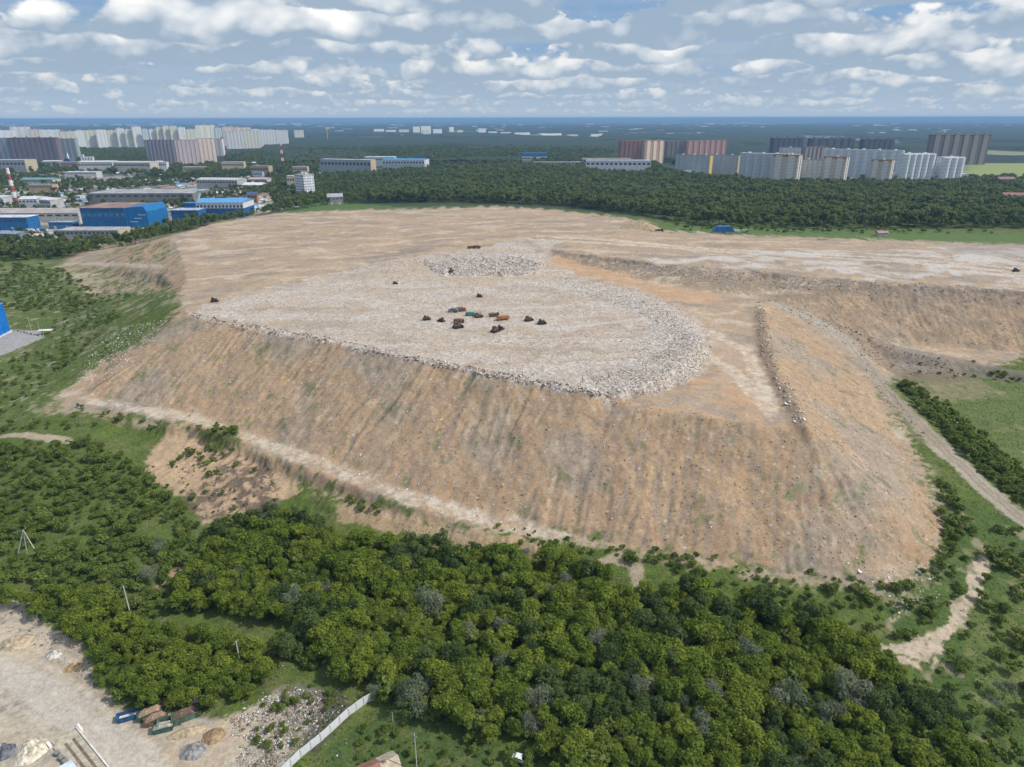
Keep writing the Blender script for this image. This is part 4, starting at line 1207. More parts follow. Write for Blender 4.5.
tower('purple grey apartment block behind the warehouses', 148, 181, 140, 163, PURP, 20, -8, 8, (.33, .28, .29), zg=0)
tower('pinkish grey apartment block right of the purple block', 181, 200, 140, 164, (.36, .28, .275), 14, 24, 5, (.43, .34, .33), zg=0)
tower('peach apartment block at the right end of the purple row', 201, 217, 138.5, 163, (.50, .385, .31), 14, 28, 4, (.56, .45, .38), zg=0)
tower('narrow pale tower with pink strip behind the peach block', 217, 225, 138.5, 156, (.55, .48, .46), 16, 0, 2, zg=0)

# industry and low buildings in the town
LOW = [  # label, xl, xr, yt, yb, wall, depth, yaw, roof, gable, extra
    ('long grey hangar with a tan end wall at the left edge', -20, 34, 160, 174, (.30, .31, .32), 50, 0, (.33, .34, .35), 0, dict(endcol=(.50, .42, .30))),
    ('pale low shed between the tan hangar and the blue dome', 46, 63, 160.5, 169, (.45, .45, .46), 25, 5, (.55, .55, .55), 2, {}),
    ('orange tan shed under the blue domed roof', 64, 82, 162, 170, (.48, .33, .20), 25, 0, (.36, .30, .26), 0, {}),
    ('long white roofed factory hall in the middle of the town', 84, 118, 161, 173, (.55, .54, .52), 45, 4, (.62, .61, .60), 2, {}),
    ('cream factory hall with orange annex in the town', 119, 157, 161.5, 173.5, (.50, .46, .39), 45, -3, (.50, .49, .47), 2, {}),
    ('small white cube building below the purple block', 159, 169, 162, 172, (.62, .62, .62), 14, 0, (.5, .5, .5), 0, {}),
    ('tan low building under the peach block', 185, 206, 167, 175, (.46, .38, .29), 25, 0, (.42, .37, .32), 0, {}),
    ('low white shed with long flat roof behind the poplars', 68, 100, 172, 178, (.50, .50, .50), 30, 3, (.56, .57, .58), 0, {}),
    ('teal roofed hall near the left edge', 26, 58, 178, 186, (.45, .42, .36), 30, 0, (.13, .30, .31), 2.5, {}),
    ('two storey tan office with brown base in front of teal hall', 33, 57, 184.5, 193.5, (.46, .34, .22), 20, 0, (.30, .29, .27), 0, {}),
    ('white grey shed at the left edge beside the striped chimney', -14, 11, 196, 208, (.50, .51, .52), 40, 0, (.52, .53, .55), 3, {}),
    ('pale grey shed just right of the striped chimney', 25, 45, 197, 209, (.45, .46, .47), 35, 8, (.56, .57, .58), 3, {}),
    ('slanted long white roofed shed in the grey yards', 42, 65, 198, 210, (.42, .42, .42), 22, -28, (.60, .60, .60), 3, {}),
    ('small white lorry depot in the grey yards', 76, 86, 196, 201, (.55, .55, .55), 12, -20, (.60, .60, .60), 0, {}),
    ('dark arched shed behind the white lorry depot', 90, 103, 193.5, 200, (.20, .20, .20), 20, 0, (.42, .41, .40), 3, {}),
    ('wide grey flat roofed depot behind the blue warehouse', 100, 205, 193, 204, (.20, .20, .20), 75, 0, (.33, .325, .32), 0, {}),
    ('white cabin standing on the edge of the grey depot', 127, 151, 190, 195, (.60, .60, .61), 14, 0, (.55, .55, .56), 0, {}),
    ('long pink grey hall across the left yards', -20, 94, 212.5, 222, (.50, .47, .43), 60, 0, (.37, .325, .295), 0, {}),
    ('long bright blue warehouse with white roof at left edge', -30, 36, 217, 230, (.02, .13, .34), 25, 0, (.60, .62, .65), 0, {}),
    ('low blue shed with a row of blue vans', 53, 77, 222, 229, (.04, .16, .38), 14, 0, (.30, .36, .45), 0, {}),
    ('grey low workshop with a tan end in front of the blue warehouse', 66, 127, 230, 241, (.30, .29, .27), 30, 0, (.34, .34, .34), 0, dict(endcol=(.50, .43, .32))),
    ('blue grey lorry shed at the left edge below the blue warehouse', 3, 27, 232, 242, (.22, .26, .32), 18, -12, (.20, .27, .38), 2, {}),
    ('small white shed below the long blue warehouse', 37, 52, 234, 241, (.45, .45, .45), 12, 0, (.5, .5, .48), 2, {}),
    ('blue gabled workshop with a white band beside the slope', 204, 251, 199.5, 217.5, (.02, .11, .30), 45, 0, (.10, .30, .56), 4, dict(bandcol=(.62, .62, .62), ridge='x', doorcol=(.6, .6, .6))),
    ('lower blue workshop with pale roof left of the gabled workshop', 177, 204, 210, 223, (.02, .13, .33), 26, 0, (.42, .48, .56), 0, dict(doorcol=(.62, .62, .62))),
    ('small blue shed behind the lower blue workshop', 186, 204, 203, 211, (.015, .12, .38), 15, 0, (.05, .20, .45), 0, {}),
    ('long white and grey sheds left of the pink roofed hall', 200, 246, 178.5, 190, (.42, .41, .40), 40, -8, (.48, .47, .46), 2.5, {}),
    ('white vaulted hall in front of the pink roofed hall', 245, 266, 183, 191, (.55, .55, .54), 28, -6, (.64, .64, .64), 3.5, {}),
    ('pink roofed hall beside the vaulted white hall', 250, 271, 178, 185, (.52, .50, .47), 30, -6, (.50, .33, .34), 2, {}),
    ('small orange brick house with blue roof by the dirt road', 249, 259, 192, 204, (.42, .20, .11), 10, 0, (.08, .11, .21), 4, {}),
    ('tan three storey block left of the striped mast', 224, 246, 162, 173, (.50, .42, .30), 22, 5, (.46, .41, .35), 0, {}),
    ('brown and tan block in front of the striped mast', 253, 273, 166, 179, (.44, .34, .23), 22, -8, (.27, .22, .20), 0, {}),
    ('small blue fronted office below the tan block', 254, 264, 172, 180, (.38, .42, .47), 16, 0, (.24, .27, .31), 0, {}),
    ('tan flat block behind the white nine storey block', 294, 309, 166.5, 177, (.52, .43, .32), 16, 0, (.44, .39, .32), 0, {}),
    ('low tan block at the left of the white nine storey block', 288, 300, 176, 190, (.47, .41, .31), 24, 10, (.43, .38, .31), 0, {}),
    ('long grey works building with tan end above the wood', 320, 378, 160, 176, (.36, .375, .39), 28, -18, (.40, .41, .42), 0, dict(endcol=(.50, .385, .24))),
    ('wide blue roofed market hall beside the grey works', 384, 429, 159, 171, (.45, .47, .50), 60, -6, (.05, .23, .43), 2, dict(bandcol=(.60, .62, .65))),
    ('white roofed hall behind the blue market hall', 366, 396, 157, 166, (.45, .48, .50), 40, 0, (.58, .61, .63), 0, {}),
    ('grey gabled shed at the edge of the wood', 327, 344, 194, 205, (.24, .24, .25), 14, 20, (.33, .34, .37), 5, {}),
    ('blue roofed hall alone among the woods', 522, 547, 153, 162, (.55, .57, .60), 24, 0, (.03, .20, .50), 0, dict(bandcol=(.04, .22, .50))),
    ('small tan block below the blue roofed hall in the woods', 522, 531, 160, 169, (.42, .34, .25), 15, 0, (.38, .33, .27), 0, {}),
    ('low grey building right of the small tan block in the woods', 534, 581, 162, 168, (.38, .36, .33), 20, 0, (.42, .41, .39), 0, {}),
    ('long white panelled building at the edge of the woods', 585, 650, 160.5, 174, (.62, .63, .65), 30, -5, (.50, .50, .50), 0, {}),
    ('tan upper block behind the long white panelled building', 582, 630, 158.5, 166, (.46, .38, .30), 26, 0, (.44, .38, .32), 0, {}),
    ('white low school building in front of the yellow ended blocks', 682, 706, 171, 178, (.58, .57, .55), 20, 6, (.55, .54, .53), 0, {}),
    ('low pale hall right of the white low school', 706, 720, 169, 175, (.45, .46, .47), 20, 0, (.50, .51, .51), 2, {}),
    ('white low shopping building below the right white towers', 884, 962, 174, 184, (.60, .60, .60), 30, -4, (.53, .54, .55), 0, {}),
    ('white kiosk at the foot of the white towers', 845, 852, 178, 182, (.62, .62, .62), 10, 0, (.6, .6, .6), 0, {}),
    ('red roofed house with white walls at the right edge', 1000, 1022, 193, 205, (.58, .56, .55), 16, -10, (.30, .13, .12), 5, dict(name='house', cat='house')),
    ('large dull red brick house above the red roofed house', 993, 1011, 177, 190, (.23, .125, .115), 16, 6, (.22, .14, .14), 4, dict(name='house', cat='house')),
    ('small white house among trees behind the right plateau', 876, 886, 231, 237, (.5, .45, .42), 8, 0, (.35, .22, .2), 2, dict(name='house', cat='house')),
]
for lab, a, b_, c, d, wc, dp, yw, rc, gb, ex in LOW:
    hall(lab, a, b_, c, d, wc, dp, yw, rc, gb, **ex)

# the large blue warehouse: blue body, rust-red roof, end bay in a lighter blue for the sun on it
x, y, z, w, h, a = place(97, 141, 207.5, 230, 60, 0)
r = empty('warehouse', (x, y, z), a, 'large bright blue warehouse with a rust coloured roof and a raised end', 'warehouse')
W, Dp = w / 2, 30
part('wall', r, paint((.012, .115, .29), .5), [(-W, W, -Dp, Dp, -2, h - .4)])
part('end_hall', r, paint((.015, .145, .36), .5), fn=lambda bm: prism(bm, [(W + .02, -2), (W + 28, -2), (W + 28, h * .82), (W + 24, h + 1.5), (W + .02, h - .2)], -Dp + 2, Dp - 2, 'y'))
part('roof', r, paint((.30, .20, .165), .8, .25, .05), [(-W - .4, W - .05, -Dp - .4, Dp + .4, h - .4, h + .3)])
part('loading_dock', r, paint((.50, .52, .55)), [(W + 6, W + 30, -Dp - 3, -Dp + 1.9, 0, 3.2)])
for i in range(6):
    q = -W + (i + .5) / 6 * w
    part('door', r, paint((.05, .12, .24)), [(q - 2, q + 2, -Dp - .1, -Dp, 0, 4.5)])
for i in range(8):
    q = -W + (i + .5) / 8 * w
    part('window', r, paint((.10, .18, .30), .2), [(q - 2.4, q + 2.4, -Dp - .08, -Dp, h * .62, h * .76)])
for i in range(3):
    part('wall_stripe', r, paint((.35, .50, .66)), [(W + 4 + i * 6, W + 14 + i * 6, -Dp + 1.85, -Dp + 1.99, h * (.36 + .15 * i), h * (.40 + .15 * i))])

# white nine storey block near the striped mast, every window its own part
x, y, z, w, h, a = place(297, 316, 174.5, 199, 22, -38)
r = empty('apartment_block', (x, y, z), a, 'white nine storey block standing at the edge of the wood', 'apartment block')
W, Dp = w / 2, 11
part('wall', r, paint((.66, .67, .68)), [(-W, W, -Dp, Dp, -2, h - 1)])
part('roof', r, paint((.36, .36, .37)), [(-W - .4, W + .4, -Dp - .4, Dp + .4, h - 1, h - .3)])
part('lift_house', r, paint((.50, .51, .52)), [(-W * .5, -W * .1, -3, 3, h - .3, h + 3)])
part('lift_house', r, paint((.50, .51, .52)), [(W * .2, W * .6, -3, 3, h - .3, h + 3)])
for f in range(9):
    zf = (f + .35) * (h - 1) / 9
    for i in range(5):
        q = -W + (i + .5) / 5 * w
        part('window', r, paint((.10, .125, .16), .25), [(q - w / 14, q + w / 14, -Dp - .08, -Dp, zf, zf + 1.7)])
    for i in range(4):
        q = -Dp + (i + .5) / 4 * 22
        part('window', r, paint((.10, .125, .16), .25), [(W, W + .08, q - 1.4, q + 1.4, zf, zf + 1.7)])

# brick and white towers right of the middle
BRK, BRK2 = (.36, .145, .095), (.52, .31, .20)
tower('red brick apartment block left of its twin in the woods', 618, 640, 140.5, 164, BRK, 24, 4, 5, (.33, .15, .105), zg=0, topcol=(.38, .13, .085))
tower('orange and cream end of the left red brick block', 640, 664, 140.5, 164, BRK2, 16, 30, 3, (.60, .45, .31), zg=0, topcol=(.38, .16, .10))
tower('grey brown block behind the left red brick block', 664, 682, 141, 160, (.26, .20, .185), 22, 6, 4, (.23, .19, .18), zg=0)
tower('long pink and red brick block right of its twin', 681, 727, 140.5, 160, (.36, .165, .125), 16, 22, 7, (.50, .29, .22), zg=0, topcol=(.36, .15, .12))
tower('grey slab with a bright yellow end wall among the trees', 676, 708, 155.5, 178, (.37, .375, .375), 15, -42, 6, (.35, .355, .36), zg=0)
for nm, q, cc in (('yellow', 0, (.66, .49, .13)), ('tan', 1, (.58, .44, .24))):
    pass
tower('grey slab with a tan end wall left of the big white slab', 707, 736, 155.5, 178, (.37, .375, .38), 15, -42, 6, (.35, .355, .36), zg=0)
for rr_, cc in ((COL.objects[-1].parent, None),):
    pass
tower('big white slab block with a bright white end wall', 741, 791, 154.5, 186, (.45, .455, .47), 22, -42, 7, (.37, .375, .39), zg=0, roof=(.62, .61, .58))
tower('white and tan apartment block between the two brown topped towers', 797, 829, 160, 186, (.52, .49, .45), 18, -30, 7, (.58, .51, .43), zg=0)
tower('long white apartment block with many bays on the right', 826, 890, 150.5, 182, (.55, .57, .58), 20, -36, 9, (.40, .42, .44), zg=0, roof=(.66, .66, .64))
tower('white block showing above the left brown topped tower', 778, 797, 147.5, 170, (.46, .47, .49), 20, 0, 5, (.37, .38, .41), zg=0)
tower('pinkish brown block behind the white and tan block', 800, 824, 147, 172, (.31, .23, .20), 20, 0, 6, (.37, .31, .29), zg=0)
for lab, a, b_, c, d in (('tan tower with a brown stepped top right of the white slab', 771, 796, 155, 187), ('tan tower with a brown stepped top before the long white block', 821, 843, 157, 187), ('tan tower with a brown stepped top, rightmost of three', 868, 888, 160, 188)):
    r = tower(lab, a, b_, c, d, (.46, .385, .285), 20, -45, 2, (.56, .52, .46), zg=0, roof=(.32, .20, .10), topcol=(.36, .215, .095))
tower('white tower block of round bays left of its smaller twin', 894, 928, 153.5, 184, (.52, .55, .57), 20, 6, 5, (.54, .57, .59), zg=0, roundbay=True, roof=(.6, .6, .6))
tower('smaller white tower block of round bays at the right', 933, 957, 157, 184, (.54, .57, .59), 20, 8, 3, (.56, .59, .61), zg=0, roundbay=True, roof=(.6, .6, .6))
tower('long dark brown apartment block with pale strips at far right', 923, 984, 134.5, 165, (.15, .11, .10), 22, 5, 6, (.30, .24, .215), zg=0, topcol=(.085, .07, .07))
for lab, a, b_, c, d in (('dark block behind the brown topped towers, left of three', 768, 800, 137.5, 162), ('dark block behind the brown topped towers, middle of three', 805, 851, 138, 162), ('dark block behind the long white block, right of three', 857, 890, 138.5, 162)):
    tower(lab, a, b_, c, d, (.105, .10, .115), 22, 5, 6, (.085, .085, .10), zg=0)


def end_wall(label_part, col):
    for o in list(COL.objects):
        if o.get('label') == label_part:
            wl = [q for q in o.children if q.name.startswith('wall')][0]
            X_ = max(v.co.x for v in wl.data.vertices); Y_ = max(v.co.y for v in wl.data.vertices); Z_ = max(v.co.z for v in wl.data.vertices)
            part('end_wall', o, paint(col), [(X_ + .05, X_ + 1.4, -Y_, Y_, -5, Z_ - .4)])


end_wall('grey slab with a bright yellow end wall among the trees', (.62, .46, .12))
end_wall('grey slab with a tan end wall left of the big white slab', (.56, .42, .23))
end_wall('big white slab block with a bright white end wall', (.74, .75, .76))  # end painted lighter than the front, standing for the sun on it

# far settlement: pale blocks on the plain
rb = random.Random(5)
FAR = [(374, 384, 129, 133, WHT), (386, 396, 130, 133.5, WHT), (399, 409, 129.5, 133.5, CREAM), (413, 420, 126.5, 134, WHT), (421, 431, 126, 135, WHT), (423, 430, 130.5, 136, CREAM), (433, 442, 129, 135, WHT), (449, 454, 127, 132, WHT), (457, 463, 130, 134, CREAM), (478, 486, 128.5, 134, WHT),
       (488, 497, 131.5, 134.5, WHT), (500, 511, 132, 135, CREAM), (514, 530, 132.5, 136, WHT), (540, 562, 133.5, 136, WHT), (566, 578, 134.5, 137, PINK), (590, 602, 134, 136.5, WHT)]
for i, (a, b_, c, d, col) in enumerate(FAR):
    nm = 'tower' if d - c > 4.5 else 'low block'
    hall('far %s %s on the plain beyond the woods' % (NM[col], nm), a, b_, c, d, tuple(min(.82, v * 1.2) for v in col), 16, 26, (.55, .54, .52), 0, name='distant_building', cat='building', group='far %s %ss on the plain' % (NM[col], nm), doors=0, winrow=False, zg=0)
for i in range(170):
    q = rb.random()
    px_ = rb.choice([rb.uniform(300, 620), rb.uniform(620, 760), rb.uniform(840, 1024), rb.uniform(0, 300)]); py_ = rb.uniform(125, 136) if px_ > 300 else rb.uniform(124.5, 128)
    wd_ = rb.uniform(3, 11)
    hall('tiny pale building far out on the plain', px_, px_ + wd_, py_ - rb.uniform(.8, 1.8), py_, rb.choice([(.6, .6, .58), (.56, .52, .45), (.5, .42, .38)]), 25, 24, (.6, .59, .57), 0, name='distant_building', cat='building', group='tiny pale buildings far out on the plain', doors=0, winrow=False, zg=0)
# yards full of small sheds in the town
nshed = 0
for i in range(620):
    if nshed >= 255: break
    px_ = rb.choice([rb.uniform(0, 270), rb.uniform(150, 300)]); py_ = rb.uniform(163, 214)
    x, y = P(px_, py_, 0)
    if any(math.hypot(x - fx, y - fy) < fr * .72 + 3 for fx, fy, fr in FOOT):
        continue
    wd_ = rb.uniform(4, 15); red = rb.random()
    cc = rb.choice([(.42, .40, .37), (.62, .61, .59), (.55, .54, .52)]) if red < .6 else ((.30, .17, .13) if red < .8 else (.20, .28, .38))
    nmc = 'grey' if red < .6 else ('rust red' if red < .8 else 'blue grey')
    if px_ > 262 and py_ < 176: continue
    nshed += 1
    hall('small %s roofed shed in the town yards' % nmc, px_, px_ + wd_, py_ - rb.uniform(2.2, 3.6), py_, (.42, .40, .37), rb.uniform(10, 22), rb.uniform(-15, 15), cc, 2, name='shed', cat='shed', group='small %s roofed sheds in the town yards' % nmc, doors=1, winrow=False)

# chimneys and masts with red and white rings
def striped(label, px_, yt, yb, r0, r1, n, lattice=False, name='chimney', zg=0.0):
    x, y = P(px_, yb, zg); h = ztop(px_, yt, y) - zg
    r = empty(name, (x, y, zg), 0, label, name)
    for i in range(n):
        a, b_ = i / n * h, (i + 1) / n * h
        red = (n - 1 - i) % 2 == 1
        ra, rb_ = r0 + (r1 - r0) * i / n, r0 + (r1 - r0) * (i + 1) / n
        if lattice:
            def leg(bm):
                for s in ((1, 1), (1, -1), (-1, -1), (-1, 1)):
                    tube(bm, (s[0] * ra, s[1] * ra, a), (s[0] * rb_, s[1] * rb_, b_), .45, .42, 5)
                c4 = [(1, 1), (1, -1), (-1, -1), (-1, 1)]
                for k in range(4):
                    p, q = c4[k], c4[(k + 1) % 4]
                    tube(bm, (p[0] * ra, p[1] * ra, a), (q[0] * rb_, q[1] * rb_, b_), .3, .3, 4)
                    tube(bm, (q[0] * ra, q[1] * ra, a), (p[0] * rb_, p[1] * rb_, b_), .3, .3, 4)
            part('tower_section', r, paint((.42, .05, .035) if red else (.7, .7, .7)), fn=leg)
        else:
            part('ring', r, paint((.30, .085, .065) if red else (.66, .65, .64)), fn=lambda bm: tube(bm, (0, 0, a), (0, 0, b_), ra, rb_, 14))
    FOOT.append((x, y, 6))
    return r


striped('red and white ringed brick chimney near the left edge', 17.5, 168, 209, 4.0, 2.2, 7)
striped('red and white lattice mast rising from the woods', 283.5, 142, 169, 3.4, 1.1, 7, True, 'radio_mast')
part('service_platform', bpy.data.objects['radio_mast'], paint((.35, .12, .09)), [(-5, 5, -5, 5, 15, 16.2), (-4.6, 4.6, -4.6, 4.6, 22, 23)])
# domed blue roof and white silos
x, y = P(70, 166, 0); h = ztop(70, 157, y)
r = empty('church', (x, y, 0), 0, 'small building with blue hipped roof and white cupola in the town', 'church')
part('wall', r, paint((.50, .46, .40)), [(-13, 13, -9, 9, -2, h * .5)])
part('roof', r, paint((.03, .09, .24), .4), fn=lambda bm: prism(bm, [(-14, h * .5), (14, h * .5), (5, h * .85), (-5, h * .85)], -10, 10, 'y'))
part('cupola', r, paint((.72, .72, .72)), fn=lambda bm: (tube(bm, (0, 0, h * .8), (0, 0, h * 1.15), 3.2, 3.0, 12), tube(bm, (0, 0, h * 1.15), (0, 0, h * 1.5), 3.0, .2, 12)))
x, y = P(89, 166.5, 0); h = ztop(89, 157, y)
r = empty('silo_block', (x, y, 0), 0, 'row of white silos with a loading tower left of the dark wood', 'silos')
for i in range(5):
    part('silo', r, paint((.68, .69, .70)), fn=lambda bm: tube(bm, (-17 + i * 8.5, 0, -1), (-17 + i * 8.5, 0, h), 4.0, 4.0, 14))
part('loading_tower', r, paint((.66, .67, .69)), [(-14, -9, -2.5, 2.5, h, h + 8)])
part('conveyor', r, paint((.50, .50, .50)), [(-9, 19, -1.5, 1.5, h + .02, h + 2)])
x, y = P(196, 208, 0); h = ztop(196, 193, y)
r = empty('loading_tower', (x, y, 0), .3, 'thin slanted conveyor tower with teal head beside the blue shed', 'conveyor')
part('conveyor', r, paint((.62, .60, .56)), fn=lambda bm: prism(bm, [(-1.5, 0), (1.5, 0), (12, h), (9, h)], -1.4, 1.4, 'y'))
part('head_house', r, paint((.10, .36, .36)), [(5, 12.5, -2, 2, h * .7 + 8, h * .7 + 11)])
# lattice cranes
for px_, lab in ((118.5, 'rust orange tower crane over the left skyline'), (328, 'pale yellow tower crane over the far plain')):
    x, y = P(px_, 147 if px_ < 200 else 142, 0); h = ztop(px_, 132 if px_ < 200 else 129, y)
    r = empty('tower_crane', (x, y, 0), .6, lab, 'crane')
    cm = paint((.45, .18, .09)) if px_ < 200 else paint((.50, .42, .28))
    part('mast', r, cm, [(-1.6, 1.6, -1.6, 1.6, 0, h)])
    part('jib', r, cm, fn=lambda bm: prism(bm, [(-12, h - 2), (30, h - 1), (30, h), (0, h + 7), (-12, h + .5)], -1, 1, 'y'))
    part('counterweight', r, paint((.3, .3, .3)), [(-13, -9, -1.4, 1.4, h - 5, h - 2.05)])

# blue sheds at the left edge of the photo
gx_, gy_, gz_ = G(2, 344)
r = empty('warehouse', (gx_ - 28, gy_ + 3, gz_), 0.12, 'bright blue shed with a white plinth cut by the left edge', 'warehouse')
hh_ = ztop(4, 314, gy_) - gz_
part('wall', r, paint((.012, .16, .52), .45), [(-18, 18, -3, 22, .9, hh_)])
part('plinth', r, paint((.66, .66, .66)), [(-18.4, 18.4, -3.4, 22.4, -1, .9)])
part('roof', r, paint((.10, .25, .5), .45), [(-18.4, 18.4, -3.4, 22.4, hh_, hh_ + .4)])
part('door', r, paint((.05, .10, .22)), [(-9, -4, -3.1, -3, .9, 4.6)])

# --- woods beyond the heap, and the trees of the town
FW = [
    ([(262, 216), (300, 190), (320, 178), (380, 174), (440, 172), (520, 168), (600, 170), (660, 174), (745, 184), (860, 186), (960, 184), (1040, 184), (1200, 190), (1200, 236), (1040, 232), (900, 231), (800, 229), (700, 226), (655, 218), (560, 206), (470, 203), (400, 203), (345, 204), (320, 206)], 9.0, .93),
    ([(225, 158), (262, 152), (330, 150), (430, 148), (520, 148), (615, 150), (615, 160), (655, 166), (670, 176), (600, 170), (520, 168), (440, 172), (380, 166), (320, 160), (318, 178), (290, 182), (262, 168), (230, 164)], 14, .85),
    ([(735, 160), (900, 160), (920, 168), (890, 184), (740, 186), (730, 175)], 13, .5), ([(960, 182), (1200, 182), (1200, 190), (960, 190)], 11, .9),
    ([(78, 151), (150, 151), (150, 169), (78, 169)], 11, .95), ([(0, 172), (30, 178), (60, 180), (110, 184), (150, 180), (205, 172), (230, 176), (190, 186), (110, 192), (60, 194), (0, 194)], 9, .62),
    ([(205, 166), (245, 166), (290, 186), (270, 200), (215, 195), (195, 178)], 8.5, .75), ([(268, 178), (330, 182), (325, 210), (272, 206)], 9.5, .7),
    ([(0, 196), (260, 196), (255, 212), (0, 214)], 9, .32), ([(0, 234), (70, 240), (130, 243), (140, 236), (165, 228), (262, 210), (262, 216), (175, 234), (130, 250), (60, 262), (0, 262), (-120, 262), (-120, 238)], 7.5, .6),
    ([(30, 167), (215, 167), (215, 177), (30, 177)], 9, .5), ([(120, 203), (215, 203), (210, 208), (120, 208)], 8, .4), ([(60, 216), (100, 216), (100, 222), (60, 222)], 12, .2), ([(-150, 166), (0, 168), (0, 236), (-150, 236)], 14, .25),
]
ax, ay_, az_ = [], [], []
for k, (poly, spc, keep) in enumerate(FW):
    x, y, z, a, b_ = jitter(poly, spc, 400 + k, .45, keep)
    if k not in (0, 1, 4):
        cl = fbm(x / 70, y / 70, 2, .5, 131.0 + k) > -.25; x, y, z = x[cl], y[cl], z[cl]
    for fx, fy, fr in FOOT:
        q = np.hypot(x - fx, y - fy) > fr * .8; x, y, z = x[q], y[q], z[q]
    ax.append(x); ay_.append(y); az_.append(z)
x, y, z = map(np.concatenate, (ax, ay_, az_)); n = len(x)
s = (0.55 + 0.65 * RNG.random(n)) * (1 + .3 * fbm(x / 120, y / 120, 2, .5, 141.0)) * np.where((x < -250) & (y < 1700), .78, 1.0)
pxx, pyy, dd = proj(x, y, z)
ofs = np.argsort(np.where((pxx > 0) & (pxx < 1024), dd / s, 1e7))
protoF = [None] * 4; rest = []
TZ = [('at the edge of the town by the slope', lambda a, b: a < 290), ('at the left end of the far wood behind the heap', lambda a, b: a < 470), ('in the far wood behind the middle of the heap', lambda a, b: a < 680), ('in the far wood behind the right plateau', lambda a, b: True)]
for c, i in enumerate(ofs):
    if c >= 120:
        rest.append(i); continue
    zone = next(q for q, f in TZ if f(pxx[i], pyy[i]))
    lab = 'tall dark green tree %s' % zone
    r = plant('far', c % 4, x[i], y[i], z[i], c * 1.9, float(s[i]), 'tall_tree', lab, 'tree', lab.replace('tree', 'trees'))
    if protoF[c % 4] is None: protoF[c % 4] = [q for q in r.children if q.name.startswith('crown')][0]
rest = np.array(rest)
gn_scatter('far_woodland', protoF, x[rest], y[rest], z[rest], rest % 4, rest * 1.3 % 6.28, s[rest], 'the far woods and town trees beyond the landfill heap', 'woodland')
for i in range(16):
    px_, py_ = rb.uniform(624, 668), rb.uniform(189, 197)
    x1_, y1_ = P(px_, py_, 8); 
    plant('silver', i % 3, x1_, y1_, hz(x1_, y1_) + 3, i * 1.7, rb.uniform(1.7, 2.1), 'willow_tree', 'pale grey tree in the faded grove amid the far wood', 'tree', 'pale grey trees in the far wood')
print('far trees', n)

# canopy of the woods out on the plain: one raised uneven sheet
fy_ = np.geomspace(2300, 15000, 330); fx_ = np.linspace(-1.0, 1.0, 420)
gx2, gy2 = fx_[None, :] * fy_[:, None], np.repeat(fy_[:, None], 420, 1)
nn = fbm(gx2 / 900, gy2 / 1300, 4, .55, 151.0)
hgt = 15 * sst(-.12, -.06, nn) + 4 * fbm(gx2 / 45, gy2 / 60, 3, .6, 161.0)
hgt = np.where(nn < -.12, -2.5, hgt)
for fx0, fy0, fr in FOOT:
    if fy0 > 2200:
        hgt = np.where(np.hypot(gx2 - fx0, gy2 - fy0) < fr + 30, -2.5, hgt)
pq = proj(gx2, gy2, gx2 * 0)
hgt = np.where(pip(pq[0], pq[1], [(950, 150), (1300, 150), (1300, 184), (950, 184)]) | pip(pq[0], pq[1], [(-200, 140), (262, 140), (262, 200), (-200, 200)]), -2.5, hgt)
mef = np_mesh('plain_woodland', np.stack([gx2, gy2, hgt], -1).reshape(-1, 3), grid_faces(420, 330))
fwm, t, b = new_mat('canopy')
ps = t.n.new('ShaderNodeNewGeometry').outputs['Position']
t.l.new(t.mix(t.noise(ps, .03, 4, .7), (.010, .022, .011), (.038, .058, .025)), b.inputs['Base Color'])
mef.materials.append(fwm)
o = bpy.data.objects.new('plain_woodland', mef); COL.objects.link(o); tag(o, 'dark woods spread over the plain to the horizon', 'woodland', None, 'stuff')
# ------------------------------------------------------------------ loose rubbish, rubble and weeds (nobody could count it)
def rubbish_mat():
    mt, t, b = new_mat('loose_rubbish')
    t.l.new(t.attr('colour')['Color'], b.inputs['Base Color'])
    return mt


RUB = rubbish_mat()
PAL = {'tip': [(.50, .45, .39), (.55, .51, .46), (.36, .31, .25), (.24, .20, .16), (.44, .365, .28), (.68, .67, .65), (.30, .28, .26), (.40, .32, .24), (.42, .36, .29), (.36, .17, .12)], 'dark': [(.15, .125, .10), (.20, .165, .13), (.26, .21, .16), (.10, .09, .08), (.32, .22, .15), (.42, .38, .33)],
       'soil': [(.42, .33, .23), (.27, .20, .135), (.46, .40, .32), (.22, .165, .11), (.36, .27, .18), (.60, .58, .54)], 'red': [(.36, .13, .09), (.42, .2, .14), (.25, .12, .09), (.12, .09, .08), (.5, .42, .36), (.6, .56, .52)],
       'white': [(.72, .71, .68), (.62, .60, .57), (.50, .45, .40), (.40, .37, .34), (.66, .56, .50)], 'black': [(.03, .03, .032), (.05, .05, .05), (.10, .09, .08), (.40, .40, .39), (.12, .20, .26), (.18, .15, .12), (.14, .12, .09), (.22, .19, .15), (.26, .22, .17)], 'dump': [(.38, .34, .29), (.28, .24, .19), (.46, .43, .39), (.20, .17, .13), (.56, .54, .51), (.33, .26, .19), (.16, .14, .11)], 'stone': [(.22, .215, .21), (.30, .29, .28), (.16, .155, .15), (.38, .36, .33)]}


